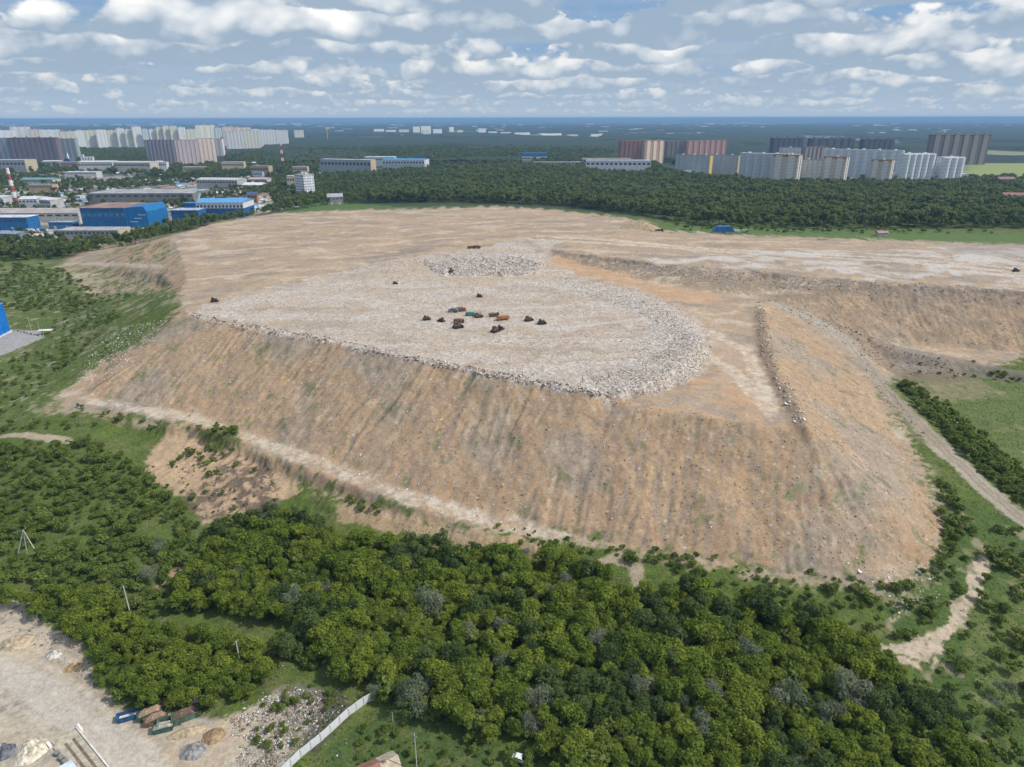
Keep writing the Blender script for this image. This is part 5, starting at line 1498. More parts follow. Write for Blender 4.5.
def scatter_rubbish(name, label, cat, beds):
    V, Fc, Cl = [], [], []; base = 0
    for (poly, cnt, s0, s1, pal, wob, seed) in beds:
        r = np.random.default_rng(seed)
        pts = np.array([P(a, b_, 35.0 if max(q[1] for q in poly) < 440 else 4.0) for a, b_ in poly])
        x0, y0 = pts.min(0) - 25; x1, y1 = pts.max(0) + 25
        x = r.uniform(x0, x1, cnt * 8); y = r.uniform(y0, y1, cnt * 8); z = bil(HT, x, y)
        px, py, dd = proj(x, y, z)
        ok = pip(px + fbm(x / 9, y / 9, 3, .6, seed) * wob, py + fbm(x / 9, y / 9, 3, .6, seed + 40) * wob, poly) & (fbm(x / 7, y / 7, 3, .6, seed + 9) + r.random(len(x)) * .7 > .22)
        x, y, z = x[ok][:cnt], y[ok][:cnt], z[ok][:cnt]; n = len(x)
        if n == 0:
            continue
        s = s0 + (s1 - s0) * r.random(n) ** 3.0
        cube = np.array([(sx_, sy_, sz_) for sz_ in (-1, 1) for sx_, sy_ in ((-1, -1), (1, -1), (1, 1), (-1, 1))], float)
        v = cube[None] * (0.5 + .25 * r.normal(size=(n, 8, 3)))
        v *= (s[:, None] * np.stack([.7 + .9 * r.random(n), .5 + .6 * r.random(n), .25 + .5 * r.random(n)], 1))[:, None, :]
        a = r.random(n) * 2 * PI; tl = r.normal(size=n) * .5
        ca, sa, ct, st = np.cos(a), np.sin(a), np.cos(tl), np.sin(tl)
        X1 = v[..., 0] * ct[:, None] - v[..., 2] * st[:, None]; Z1 = v[..., 0] * st[:, None] + v[..., 2] * ct[:, None]
        v = np.stack([X1 * ca[:, None] - v[..., 1] * sa[:, None] + x[:, None], X1 * sa[:, None] + v[..., 1] * ca[:, None] + y[:, None], Z1 + (z + s * .12)[:, None]], -1)
        f = np.array([(3, 2, 1, 0), (4, 5, 6, 7), (0, 1, 5, 4), (1, 2, 6, 5), (2, 3, 7, 6), (3, 0, 4, 7)])
        V.append(v.reshape(-1, 3)); Fc.append((f[None] + (np.arange(n) * 8 + base)[:, None, None]).reshape(-1, 4)); base += n * 8
        p = np.array(PAL[pal])[r.integers(0, len(PAL[pal]), n)] * (.8 + .4 * r.random((n, 1)))
        Cl.append(np.repeat(np.concatenate([p, np.ones((n, 1))], 1), 8, 0))
    me = np_mesh(name, np.concatenate(V), np.concatenate(Fc)); attr_set(me, 'colour', np.concatenate(Cl)); me.materials.append(RUB)
    o = bpy.data.objects.new(name, me); COL.objects.link(o); tag(o, label, cat, None, 'stuff')


def band(pts, up, dn):
    return [(a, b_ - up) for a, b_ in pts] + [(a, b_ + dn) for a, b_ in pts[::-1]]


EDGE = [(192, 316), (250, 328), (330, 342), (420, 361), (500, 377), (590, 393), (612, 399)]
scatter_rubbish('rubbish', 'pale mixed rubbish tipped over the plateau and its rim', 'rubbish', [
    (rimpoly, 7500, .12, .55, 'tip', 9, 1), ([(590, 378), (640, 366), (690, 330), (712, 347), (700, 373), (660, 393), (612, 400)], 8000, .12, .6, 'tip', 3, 2), ([(425, 264), (455, 258), (520, 257), (545, 263), (538, 274), (500, 277), (440, 276)], 3300, 0.25, 1.01, 'tip', 3, 3),
    (TRASH, 16500, 0.15, 0.50, 'tip', 4, 4), (band(EDGE, 4, 3), 3900, 0.25, 1.01, 'dark', 2, 5), (band(EDGE[:5], 2, 4), 2400, 0.19, 0.67, 'red', 2, 6), (band(EDGE[3:], 5, 2), 2100, 0.31, 1.12, 'tip', 2, 16),
    ([(380, 262), (430, 256), (430, 272), (385, 284)], 525, 0.25, 0.78, 'tip', 3, 7), ([(600, 290), (660, 305), (700, 335), (690, 345), (640, 312), (590, 298)], 1800, .15, .7, 'tip', 4, 17), ([(520, 236), (560, 238), (545, 248), (515, 246)], 390, 0.25, 0.84, 'tip', 3, 18),
])
scatter_rubbish('litter', 'scraps and clods lying on the bare slopes and benches', 'litter', [
    ([(190, 320), (600, 398), (800, 432), (900, 575), (700, 550), (480, 508), (300, 447), (90, 392), (140, 345)], 13500, 0.12, 0.48, 'soil', 3, 21), ([(100, 398), (300, 448), (470, 510), (560, 530), (550, 543), (390, 497), (195, 424), (90, 406)], 3900, 0.15, 0.50, 'white', 3, 22),
    ([(772, 310), (866, 390), (940, 520), (900, 575), (806, 428)], 3900, 0.12, 0.45, 'soil', 3, 23), (band([(757, 300), (766, 345), (776, 378), (790, 400), (804, 426)], 2, 4), 1350, 0.25, 1.23, 'soil', 6, 24), ([(756, 300), (770, 315), (772, 350), (800, 402), (808, 426), (796, 428), (760, 352)], 1950, 0.25, 1.06, 'soil', 3, 25),
    ([(560, 258), (780, 275), (1024, 292), (1024, 350), (870, 336), (760, 298), (640, 280)], 5250, 0.19, 0.62, 'soil', 4, 26), ([(545, 250), (780, 275), (1024, 291), (1024, 304), (780, 288), (600, 264)], 2250, 0.25, 0.84, 'dark', 4, 27), ([(764, 298), (860, 332), (900, 350), (960, 365), (1024, 378), (1024, 390), (890, 372), (800, 318)], 1100, 0.25, 0.90, 'dark', 4, 28),
    ([(860, 355), (885, 380), (930, 440), (915, 450), (880, 400)], 1050, 0.19, 0.67, 'dark', 3, 29), ([(170, 470), (215, 440), (285, 465), (275, 512), (205, 522)], 1350, 0.15, 0.56, 'dark', 4, 30), ([(330, 500), (470, 528), (550, 545), (460, 548), (340, 520)], 1500, 0.15, 0.50, 'soil', 4, 31),
    ([(840, 560), (905, 575), (930, 560), (940, 600), (900, 620), (880, 590)], 750, 0.19, 0.67, 'white', 4, 32), ([(880, 645), (940, 640), (985, 560), (965, 620), (930, 665), (890, 660)], 750, 0.12, 0.39, 'white', 4, 33), ([(640, 246), (1024, 258), (1024, 288), (760, 270), (600, 254)], 2250, 0.19, 0.62, 'white', 4, 34),
    ([(100, 330), (170, 318), (120, 375), (70, 390)], 1050, 0.19, 0.62, 'white', 4, 35), ([(60, 262), (165, 272), (170, 290), (100, 290)], 750, 0.25, 0.73, 'soil', 4, 36), ([(590, 562), (645, 562), (645, 600), (622, 600)], 300, 0.15, 0.45, 'soil', 3, 37),
])
scatter_rubbish('rubble', 'broken concrete and fly tipped waste between the yard and the fence', 'rubble', [
    ([(228, 718), (262, 708), (272, 725), (262, 745), (235, 735)], 1350, 0.19, 0.78, 'dump', 3, 41), ([(240, 740), (290, 735), (295, 760), (240, 775)], 1350, 0.15, 0.56, 'dump', 3, 42), ([(262, 692), (320, 690), (318, 725), (275, 728)], 1050, 0.15, 0.62, 'dump', 3, 43), ([(290, 700), (345, 690), (355, 705), (318, 740), (300, 735)], 1350, 0.15, 0.50, 'black', 4, 44),
    ([(228, 715), (300, 690), (330, 692), (318, 730), (285, 765), (240, 775)], 5200, .10, .5, 'dump', 4, 61), ([(240, 700), (320, 688), (318, 725), (250, 745)], 1800, .12, .6, 'dump', 5, 62), ([(280, 690), (345, 688), (350, 706), (310, 745)], 1500, .12, .55, 'black', 4, 63),
    ([(312, 745), (345, 728), (352, 745), (330, 765)], 600, 0.12, 0.50, 'black', 3, 45), ([(90, 585), (108, 588), (112, 600), (96, 602)], 480, 0.19, 0.56, 'white', 2, 46), ([(20, 600), (50, 625), (90, 650), (98, 690), (80, 680), (30, 640), (-10, 625)], 1050, 0.15, 0.62, 'stone', 4, 47), ([(100, 700), (118, 702), (122, 716), (104, 714)], 330, 0.15, 0.45, 'white', 2, 48),
    ([(270, 655), (290, 655), (320, 680), (290, 688), (268, 680)], 525, 0.15, 0.50, 'dark', 3, 49), ([(155, 590), (192, 556), (196, 562), (165, 605), (150, 612)], 525, 0.15, 0.50, 'red', 2, 50), ([(150, 600), (175, 600), (170, 625), (150, 620)], 375, 0.19, 0.50, 'black', 2, 51),
])
# weeds and tall grass: small blades on every green patch near enough to see
gm_ = (MSK[..., 1] > .5) & (PXg > -40) & (PXg < 1064) & (PYg > 225) & (PYg < 800) & (GY < 640) & (GY > 100)
jj, ii = np.nonzero(gm_)
r = np.random.default_rng(77)
cells = (np.gradient(YS)[jj] * np.gradient(XS)[ii])
k = r.choice(len(jj), 120000, p=cells / cells.sum())
x = GX[jj[k], ii[k]] + r.uniform(-.6, .6, len(k)); y = GY[jj[k], ii[k]] + r.uniform(-.6, .6, len(k)); z = bil(HT, x, y)
keep = fbm(x / 6, y / 6, 3, .6, 171.0) + .5 * r.random(len(x)) > .05
x, y, z = x[keep], y[keep], z[keep]; n = len(x)
s = .22 + .36 * r.random(n) ** 2
V = []
for q in range(2):
    a = r.random(n) * 2 * PI; lx, ly = np.cos(a) * s * .55, np.sin(a) * s * .55; ox_, oy_ = r.normal(size=n) * s * .45, r.normal(size=n) * s * .45
    V.append(np.stack([np.stack([x - lx, y - ly, z - .08], 1), np.stack([x + lx, y + ly, z - .08], 1), np.stack([x + lx * .7 + ox_, y + ly * .7 + oy_, z + s * .34], 1), np.stack([x - lx * .6 + ox_, y - ly * .6 + oy_, z + s * .24], 1)], 1))
V = np.concatenate(V).reshape(-1, 3)
tone = np.repeat(np.tile(np.clip(.5 + .5 * fbm(x / 14, y / 14, 3, .6, 181.0) + .22 * r.normal(size=n), 0, 1), 2), 4)
me = np_mesh('tall_grass', V, np.arange(len(V)).reshape(-1, 4)); attr_set(me, 'tone', tone, 'FLOAT')
mt, t, b = new_mat('grass_blades')
gc = t.mix(t.attr('tone')['Fac'], (.095, .14, .034), (.185, .205, .065)); t.l.new(gc, b.inputs['Base Color'])
gt = t.n.new('ShaderNodeBsdfTranslucent'); t.l.new(gc, gt.inputs['Color'])
gs = t.n.new('ShaderNodeMixShader'); gs.inputs[0].default_value = .5
t.l.new(b.outputs[0], gs.inputs[1]); t.l.new(gt.outputs[0], gs.inputs[2]); t.l.new(gs.outputs[0], t.n['Material Output'].inputs['Surface'])
me.materials.append(mt)
o = bpy.data.objects.new('tall_grass', me); COL.objects.link(o); tag(o, 'rough green grass and weeds around the foot of the heap', 'grass', None, 'stuff')


# ------------------------------------------------------------------ machines on the heap
def wheel(parent, x, y, r_, w, mat=None):
    o = part('wheel', parent, paint((.025, .025, .025), .9), fn=lambda bm: tube(bm, (x, y - w / 2, r_), (x, y + w / 2, r_), r_, r_, 14))
    part('rim', o, paint((.32, .31, .29), .5), fn=lambda bm: tube(bm, (x, y - w / 2 - .03, r_), (x, y + w / 2 + .03, r_), r_ * .5, r_ * .5, 10))
    return o


def at(px, py):
    return G(px, py)


def bulldozer(label, px, py, rz, col, sc=1.0):
    r = empty('bulldozer', at(px, py), rz, label, 'bulldozer', None, sc)
    cm = paint(col, .6, .25, 1.2); dk = paint((.035, .033, .03), .8)
    for s in (-1, 1):
        part('track', r, dk, fn=lambda bm: prism(bm, [(-2.0, .25), (-1.6, 0), (1.7, 0), (2.1, .3), (2.1, .75), (1.7, 1.0), (-1.6, 1.0), (-2.0, .7)], s * 1.15 - .3, s * 1.15 + .3, 'x'))
        for ch in r.children[-1:]:
            ch.data.transform(Matrix.Rotation(-PI / 2, 4, 'Z'))
    part('body', r, cm, [(-1.8, 2.1, -.8, .8, .5, 1.75)], bevel=.12)
    part('engine_hood', r, cm, [(.2, 2.2, -.65, .65, 1.76, 2.2)], bevel=.1)
    c = part('cab', r, cm, fn=lambda bm: prism(bm, [(-1.3, 1.76), (.15, 1.76), (.0, 3.1), (-1.2, 3.1)], -.75, .75, 'y'))
    part('window', c, paint((.04, .05, .06), .15), fn=lambda bm: prism(bm, [(-1.1, 2.2), (.08, 2.2), (.03, 2.95), (-1.05, 2.95)], -.77, .77, 'y'))
    part('exhaust', r, dk, fn=lambda bm: tube(bm, (1.2, .3, 2.2), (1.2, .3, 3.0), .08, .08, 8))
    part('blade', r, paint(tuple(v * .7 for v in col), .6, .3, 1.0), fn=lambda bm: prism(bm, [(2.75, .05), (2.95, .05), (2.82, .6), (2.95, 1.25), (2.8, 1.25), (2.65, .6)], -1.75, 1.75, 'y'))
    for s in (-1, 1):
        part('push_arm', r, dk, [(1.0, 2.8, s * 1.6 - .1, s * 1.6 + .1, .35, .6)])
    return r


def refuse_truck(label, px, py, rz, cab, body, sc=1.0, tipper=False):
    r = empty('tipper_truck' if tipper else 'refuse_truck', at(px, py), rz, label, 'lorry', None, sc)
    cm = paint(cab, .4, .08); bm_ = paint(body, .55, .22, .8); dk = paint((.03, .03, .03), .8)
    part('chassis', r, dk, [(-3.8, 3.6, -.5, .5, .7, 1.0)])
    c = part('cab', r, cm, fn=lambda bm: prism(bm, [(2.2, 1.02), (3.9, 1.02), (3.9, 1.9), (3.65, 3.0), (2.2, 3.0)], -1.2, 1.2, 'y'))
    part('windscreen', c, paint((.03, .04, .05), .12), fn=lambda bm: prism(bm, [(3.86, 1.98), (3.93, 1.98), (3.74, 2.8), (3.67, 2.8)], -1.05, 1.05, 'y'))
    part('side_window', c, paint((.03, .04, .05), .12), [(2.6, 3.5, -1.22, 1.22, 2.0, 2.7)])
    part('bumper', r, dk, [(3.92, 4.1, -1.2, 1.2, .5, 1.0)])
    for s in (-1, 1):
        part('headlight', r, paint((.8, .8, .75), .2), [(4.1, 4.14, s * .85 - .2, s * .85 + .2, .72, .92)])
    if tipper:
        part('tipper_body', r, bm_, fn=lambda bm: prism(bm, [(-4.0, 1.1), (1.9, 1.1), (2.0, 2.5), (-4.2, 2.5)], -1.25, 1.25, 'y'))
        part('load', r, paint((.30, .22, .15), .95, .3, 1.5), fn=lambda bm: prism(bm, [(-3.9, 2.52), (1.7, 2.52), (.5, 3.0), (-2.5, 3.0)], -1.1, 1.1, 'y'))
    else:
        part('refuse_body', r, bm_, fn=lambda bm: prism(bm, [(-3.2, 1.05), (2.0, 1.05), (2.0, 3.1), (1.6, 3.35), (-3.0, 3.35), (-3.5, 2.9)], -1.22, 1.22, 'y'), bevel=.05)
        part('hopper', r, bm_, fn=lambda bm: prism(bm, [(-4.4, .9), (-3.25, .9), (-3.55, 2.9), (-3.1, 3.3), (-4.1, 2.7)], -1.15, 1.15, 'y'))
    for s in (-1, 1):
        for xx in (2.9, -1.6, -2.75):
            wheel(r, xx, s * 1.05, .5, .34)
    return r


BLK = (.12, .085, .06)
bulldozer('dark bulldozer standing apart at the left end of the machine group', 426, 320, .3, BLK, 0.83)
bulldozer('small brown bulldozer second from the left in the machine group', 442, 322, 2.6, (.16, .09, .06), 0.79)
bulldozer('large dark bulldozer at the front left of the machine group', 457, 328, .5, BLK, 1.05)
refuse_truck('brown refuse lorry just behind the large dark bulldozer', 459, 323, .1, (.12, .07, .05), (.20, .10, .06), 0.69)
refuse_truck('grey white refuse lorry at the back left of the machine group', 453, 312.5, 2.9, (.6, .6, .6), (.18, .2, .22), 0.69)
refuse_truck('red cabbed refuse lorry touching the grey white one', 461, 311.5, .2, (.45, .10, .06), (.24, .11, .09), 0.69)
refuse_truck('teal green refuse lorry in the middle of the machine group', 470.5, 316, 3.0, (.10, .32, .26), (.14, .33, .27), 0.69)
bulldozer('brown bulldozer working right of the teal green lorry', 478, 317.5, .4, (.20, .10, .055), 0.86)
refuse_truck('dark brown tipper lorry behind the orange lorry', 494, 316.5, .15, (.14, .08, .06), (.16, .09, .06), 0.72, True)
refuse_truck('bright orange tipper lorry, largest on the right of the group', 503, 320, 3.5, (.48, .17, .06), (.40, .15, .07), 0.83, True)
bulldozer('dark bulldozer facing away at the front right of the group', 495, 332, .9, BLK, 1.01)
bulldozer('small dark bulldozer touching the front right dozer', 500, 329.5, -.4, (.09, .06, .05), 0.72)
bulldozer('olive dark bulldozer second from the right of the group', 528, 321, .5, (.11, .085, .04), 0.90)
bulldozer('dark bulldozer at the right end of the machine group', 541, 324, .3, (.06, .06, .055), 0.86)
bulldozer('lone dark bulldozer behind the machine group', 479, 297, .1, (.07, .055, .05), 0.72)
bulldozer('dark bulldozer at the left corner of the rubbish plateau', 214, 302, .2, (.05, .05, .05), 0.90)
bulldozer('brown bulldozer below the stepped rubbish bank', 395, 284, .2, (.13, .08, .06), 0.65)
bulldozer('olive brown bulldozer at the left foot of the stepped rubbish bank', 451, 272, 1.4, (.12, .10, .055), 0.90)
refuse_truck('dark tipper lorry alone beside the tan mound on the far edge', 659, 232, .1, (.05, .05, .055), (.06, .055, .05), 0.94, True)
refuse_truck('small dark lorry by the pale track at the far back of the plateau', 471, 248.5, .2, (.08, .06, .05), (.10, .07, .05), 0.72, True)
refuse_truck('reddish lorry beside the small dark one at the back of the plateau', 477, 248.5, 2.8, (.22, .10, .07), (.2, .1, .08), 0.72)
bulldozer('small black bulldozer on the grey right hand plateau', 1015, 271.5, .3, (.04, .04, .045), 0.86)

# blue roofed shelter and trailers on the far right edge of the plateau
x, y, z = at(723, 233)
r = empty('site_shelter', (x, y, z), -.05, 'blue hip roofed shelter on the far edge of the plateau', 'shelter')
part('wall', r, paint((.45, .46, .48)), [(-12, 12, -4, 4, -.5, 2.2)])
part('roof', r, paint((.03, .12, .33), .5, .2, .3), fn=lambda bm: prism(bm, [(-13, 2.2), (13, 2.2), (7.5, 8.2), (-7.5, 8.2)], -5, 5, 'y'))
part('door', r, paint((.2, .2, .22)), [(-2, 2, -4.06, -4.0, 0, 2)])
for lab, a, cc in (('white site trailer just right of the blue roofed shelter', 736, (.66, .66, .66)), ('pale grey site trailer second right of the blue roofed shelter', 745, (.45, .45, .46))):
    x, y, z = at(a, 232.6)
    r = empty('site_trailer', (x, y, z), 0, lab, 'trailer')
    part('body', r, paint(cc), [(-4.2, 4.2, -1.2, 1.2, .7, 3.2)], bevel=.08)
    for i in range(3):
        part('window', r, paint((.1, .12, .15), .2), [(-3 + i * 2.4, -1.8 + i * 2.4, -1.24, -1.2, 1.7, 2.6)])
    for s in (-1, 1):
        wheel(r, .4, s * 1.0, .4, .25)

# ------------------------------------------------------------------ heaps of sand and gravel
def heap_of(name, label, px, py, rx, ry, h, rz, col, seed, col2=None, lump=.25):
    x, y, z = at(px, py); nr, na_ = 22, 48
    q = np.linspace(0, 1, nr)[:, None]; a = np.linspace(0, 2 * PI, na_, endpoint=False)[None]
    ed = 1 + .18 * fbm(np.cos(a) * 1.6 + q * 0, np.sin(a) * 1.6 + q * 0, 3, .5, seed)
    X_ = np.cos(a) * q * rx * ed; Y_ = np.sin(a) * q * ry * ed
    Z_ = h * (np.cos(np.minimum(q ** .85, 1) * PI) * .5 + .5) * (1 + .3 * fbm(X_ / 2.2, Y_ / 2.2, 3, .6, seed + 3)) + lump * h * fbm(X_ / .9, Y_ / .9, 3, .6, seed + 5) * (1 - q) - (.25 + .12 * rx) * q ** 6
    co = np.stack([X_, Y_, Z_ + 0 * a], -1).reshape(-1, 3)
    i = np.arange(nr - 1)[:, None] * na_; j = np.arange(na_)[None]; j2 = (j + 1) % na_
    fc = np.stack([i + j, i + na_ + j, i + na_ + j2, i + j2], -1).reshape(-1, 4)
    me = np_mesh(name, co, fc); me.materials.append(flat_mat('heap_surface', col, .95, .3, .9, 0, col2))
    o = bpy.data.objects.new(name, me); COL.objects.link(o); o.location = (x, y, z); o.rotation_euler = (0, 0, rz)
    return tag(o, label, 'heap')


heap_of('soil_heap', 'reddish brown soil heap beside the green skips', 214, 737, 3.6, 3.2, 1.9, .2, (.30, .20, .12), 1)
heap_of('soil_heap', 'long flat topped tan soil heap in front of the green skips', 188, 733, 6.6, 2.2, 1.3, .35, (.38, .30, .20), 2, None, .12)
heap_of('gravel_heap', 'dark grey gravel heap below the reddish soil heap', 193, 752, 4.2, 3.4, 1.3, 0, (.17, .165, .16), 3, (.26, .25, .24), .35)
heap_of('sand_heap', 'large pale cream sand heap in the yard corner', 32, 752, 4.8, 5.0, 3.0, 0, (.45, .39, .28), 4, (.55, .50, .40))
heap_of('rock_heap', 'dark slate blue boulder pile left of the cream sand heap', 6, 752, 2.6, 3.0, 2.4, .3, (.09, .095, .11), 5, (.14, .15, .17), .5)
heap_of('spoil_heap', 'white grey spoil heap at the yard edge under the trees', 54, 655, 3.2, 2.8, 1.6, 0, (.36, .335, .295), 6, (.47, .45, .41))
heap_of('spoil_heap', 'orange brown spoil heap at the yard edge', 74, 668, 3.4, 2.4, 1.5, .4, (.40, .27, .15), 7)
heap_of('spoil_heap', 'wide tan spoil heap at the left edge of the yard', 18, 643, 6.5, 4.6, 2.1, .3, (.40, .32, .22), 8)
heap_of('soil_mound', 'tan conical mound at the far edge of the plateau', 640, 228, 24, 7, 5.5, -.1, (.40, .31, .20), 9, None, .06)

# ------------------------------------------------------------------ skips and yard things
def skip(label, px, py, rz, col, load=None, sc=1.0, inner=None):
    r = empty('waste_skip', at(px, py), rz, label, 'skip', None, sc)
    m_ = paint(col, .6, .25, .9); L, W, Hh, th = 3.0, 1.2, 1.7, .08

    def shell(bm):
        prism(bm, [(-L * .8, 0), (L * .8, 0), (L * .8, .1), (-L * .8, .1)], -W, W, 'y')
        for s in (-1, 1):
            prism(bm, [(-L * .8, .1), (L * .8, .1), (L, Hh), (-L, Hh)], s * W - (th if s > 0 else 0), s * W + (0 if s > 0 else th), 'y')
            prism(bm, [(s * L * .8, .1), (s * (L * .8 - th), .1), (s * (L - th), Hh), (s * L, Hh)], -W + th, W - th, 'y')
    part('shell', r, m_, fn=shell)
    if inner:
        part('lining', r, paint(inner), [(-L * .78, L * .78, -W + th + .02, W - th - .02, .1, .5)])
    for s in (-1, 1):
        for i in range(4):
            q = -L * .72 + i * L * .48
            part('rib', r, m_, [(q - .06, q + .06, s * W + (.002 if s > 0 else -.1), s * W + (.1 if s > 0 else -.002), .1, Hh - .02)])
    if load:
        part('load', r, paint(load, .95, .35, 2.0), fn=lambda bm: prism(bm, [(-L * .88, Hh * .75), (L * .88, Hh * .75), (L * .5, Hh * 1.12), (-L * .3, Hh * 1.2)], -W + th + .02, W - th - .02, 'y'))
    return r


GRN, GRN2, RST = (.05, .10, .06), (.10, .155, .115), (.16, .10, .075)
skip('blue skip with a pale empty inside beside the dirt yard', 129, 718, .4, (.025, .095, .20), None, .9, (.66, .62, .55))
skip('green skip heaped with tan scrap, leftmost of the skips by the trees', 151, 716, .55, GRN, (.36, .26, .17), 1.0)
skip('rust brown skip below the leftmost green one', 157, 722, .6, RST, (.30, .20, .14), .9)
skip('green skip with rusty end in the back row under the trees', 171, 706, .5, GRN, (.30, .13, .09), .95)
skip('pale grey green skip, empty, in the front row of skips', 171, 724, .35, GRN2, None, 1.0)
skip('dark green skip at the front left corner of the skip group', 164, 730, .35, (.05, .11, .09), (.36, .33, .28), .85)
skip('green skip heaped with dark rusty scrap in the middle of the group', 186, 718, .5, GRN2, (.17, .105, .08), 1.05)
skip('reddish brown skip with white load at the right end of the group', 199, 704, .2, (.30, .17, .13), (.55, .52, .48), .85)
skip('small dark green skip between the back row and the trees', 160, 703, .5, (.045, .12, .055), None, .85)

# weighbridge
x0, y0 = P(64, 736, 0); x1, y1 = P(118, 806, 0)
ln = math.hypot(x1 - x0, y1 - y0); rz = math.atan2(y1 - y0, x1 - x0)
r = empty('weighbridge', ((x0 + x1) / 2, (y0 + y1) / 2, hz(x0, y0)), rz, 'timber decked weighbridge with dark wheel tracks and a white side beam', 'weighbridge')
part('deck', r, paint((.40, .35, .27), .9, .2, .8), [(-ln / 2, ln / 2, -2.6, 2.6, -.2, .28)])
for s in (-.7, 1.0):
    part('wheel_track', r, paint((.17, .13, .095), .9, .25, 1.2), [(-ln / 2 + 3, ln / 2, s - .3, s + .3, .284, .33)])
part('side_beam', r, paint((.60, .58, .53)), [(-ln / 2, ln / 2, 2.65, 3.0, -.1, .6)])
part('side_beam', r, paint((.36, .31, .25)), [(-ln / 2 + 2, ln / 2, -3.0, -2.65, -.1, .5)])
part('end_block', r, paint((.72, .70, .66)), [(-ln / 2 - .3, -ln / 2 + 2.2, 3.05, 3.6, -.1, .8)])
part('end_block', r, paint((.72, .70, .66)), [(-ln / 2 - .5, -ln / 2 + 1.6, -3.6, -3.05, -.1, .8)])
x, y = P(70, 779, 0)
r = empty('weighing_cabin', (x, y, hz(x, y)), rz, 'small cabin with a pale blue roof beside the weighbridge', 'cabin')
part('wall', r, paint((.50, .52, .55)), [(-2.2, 2.2, -1.4, 1.4, 0, 2.5)])
part('roof', r, paint((.55, .63, .72)), [(-2.5, 2.5, -1.7, 1.7, 2.5, 2.7)])
part('window', r, paint((.08, .1, .13), .2), [(-1.4, 1.4, 1.4, 1.44, 1.1, 2.0)])
part('door', r, paint((.25, .28, .33)), [(2.2, 2.24, -.5, .5, 0, 2.0)])
for i, (a, b_) in enumerate(((58, 756), (62, 760), (66, 764))):
    x, y, z = at(a, b_)
    r = empty('steel_crate', (x, y, z), rz + .1, ['dark steel crate nearest the white end block', 'dark steel crate in the middle of three by the weighbridge', 'dark steel crate nearest the blue roofed cabin'][i], 'crate')
    part('shell', r, paint((.11, .12, .11), .6), [(-.6, .6, -.5, .5, 0, .9)], bevel=.04)
    part('lid', r, paint((.22, .22, .20), .6), [(-.63, .63, -.53, .53, .9, .97)])

# concrete panel fence
FP = [(281, 777), (301, 758), (321, 742), (349, 716), (364, 706), (380, 696)]
x, y, z = at(*FP[0])
r = empty('panel_fence', (x, y, z), 0, 'white concrete panel fence running down to the bottom edge', 'fence')
fm_, pmt = paint((.62, .64, .65), .8, .1, .5), paint((.50, .51, .52), .8, .15, .8)
run = [at(*q) for q in FP]
for (xa, ya, za), (xb, yb, zb) in zip(run[:-1], run[1:]):
    L = math.hypot(xb - xa, yb - ya); n_ = max(1, round(L / 2.6)); ang = math.atan2(yb - ya, xb - xa)
    for i in range(n_):
        f0 = (i + .5) / n_
        cx_, cy_, cz_ = xa + (xb - xa) * f0, ya + (yb - ya) * f0, za + (zb - za) * f0
        o = part('panel', r, fm_, [(-L / n_ / 2 + .09, L / n_ / 2 - .09, -.05, .05, -.4, 2.5), (-L / n_ / 2 + .25, L / n_ / 2 - .25, -.07, .07, .5, .62), (-L / n_ / 2 + .25, L / n_ / 2 - .25, -.07, .07, 1.5, 1.62)])
        o.location = (cx_ - x, cy_ - y, cz_ - z); o.rotation_euler = (random.uniform(-.03, .03), 0, ang)
        p = part('post', r, pmt, [(-.09, .09, -.12, .12, -.4, 2.6)])
        p.location = (xa + (xb - xa) * i / n_ - x, ya + (yb - ya) * i / n_ - y, cz_ - z); p.rotation_euler = (0, 0, ang)


def pole(label, px, yb, yt, name='utility_pole', r0=.16, arm=True, px2=None):
    x, y, z = at(px, yb); h = max(ztop(px, yt, y) - z, 2.0)
    r = empty(name, (x, y, z), random.uniform(0, 3), label, 'pole')
    part('shaft', r, paint((.50, .48, .45), .9, .12, 1.0), fn=lambda bm: tube(bm, (0, 0, -.5), (0, 0, h), r0, r0 * .65, 8))
    if arm:
        part('crossarm', r, paint((.25, .22, .19)), [(-.9, .9, r0 * .7, r0 * .7 + .1, h - .7, h - .58)])
        for s in (-.8, 0, .8):
            part('insulator', r, paint((.55, .56, .55), .3), fn=lambda bm: tube(bm, (s, r0 * .7 + .05, h - .58), (s, r0 * .7 + .05, h - .35), .06, .04, 8))
    return r


pole('pale concrete pole standing in the scrub by the dark gully', 131, 617, 586, r0=.24)
pole('short grey pole among the trees right of the left clump', 241, 668, 641, r0=.2)
pole('thin grey pole with wires on the lawn behind the fence', 418, 784, 733, r0=.15)
pole('slim grey pole in the lawn near the end of the fence', 393, 722, 712, r0=.12, arm=False)
# three legged anchor pole
x, y, z = at(28, 556); h = ztop(23, 529, y) - z
r = empty('tripod_pole', (x, y, z), 0, 'pale three legged concrete pole standing in the left scrub', 'pole')
for nm, (a, b_) in (('shaft', (27, 554)), ('strut', (17, 558)), ('strut', (39, 556))):
    xa, ya, za = at(a, b_)
    part(nm, r, paint((.52, .50, .47), .9, .12, 1.0), fn=lambda bm: tube(bm, (xa - x, ya - y, za - z - .4), (P(23, 530, z + h)[0] - x, P(23, 530, z + h)[1] - y, h), .18, .13, 8))

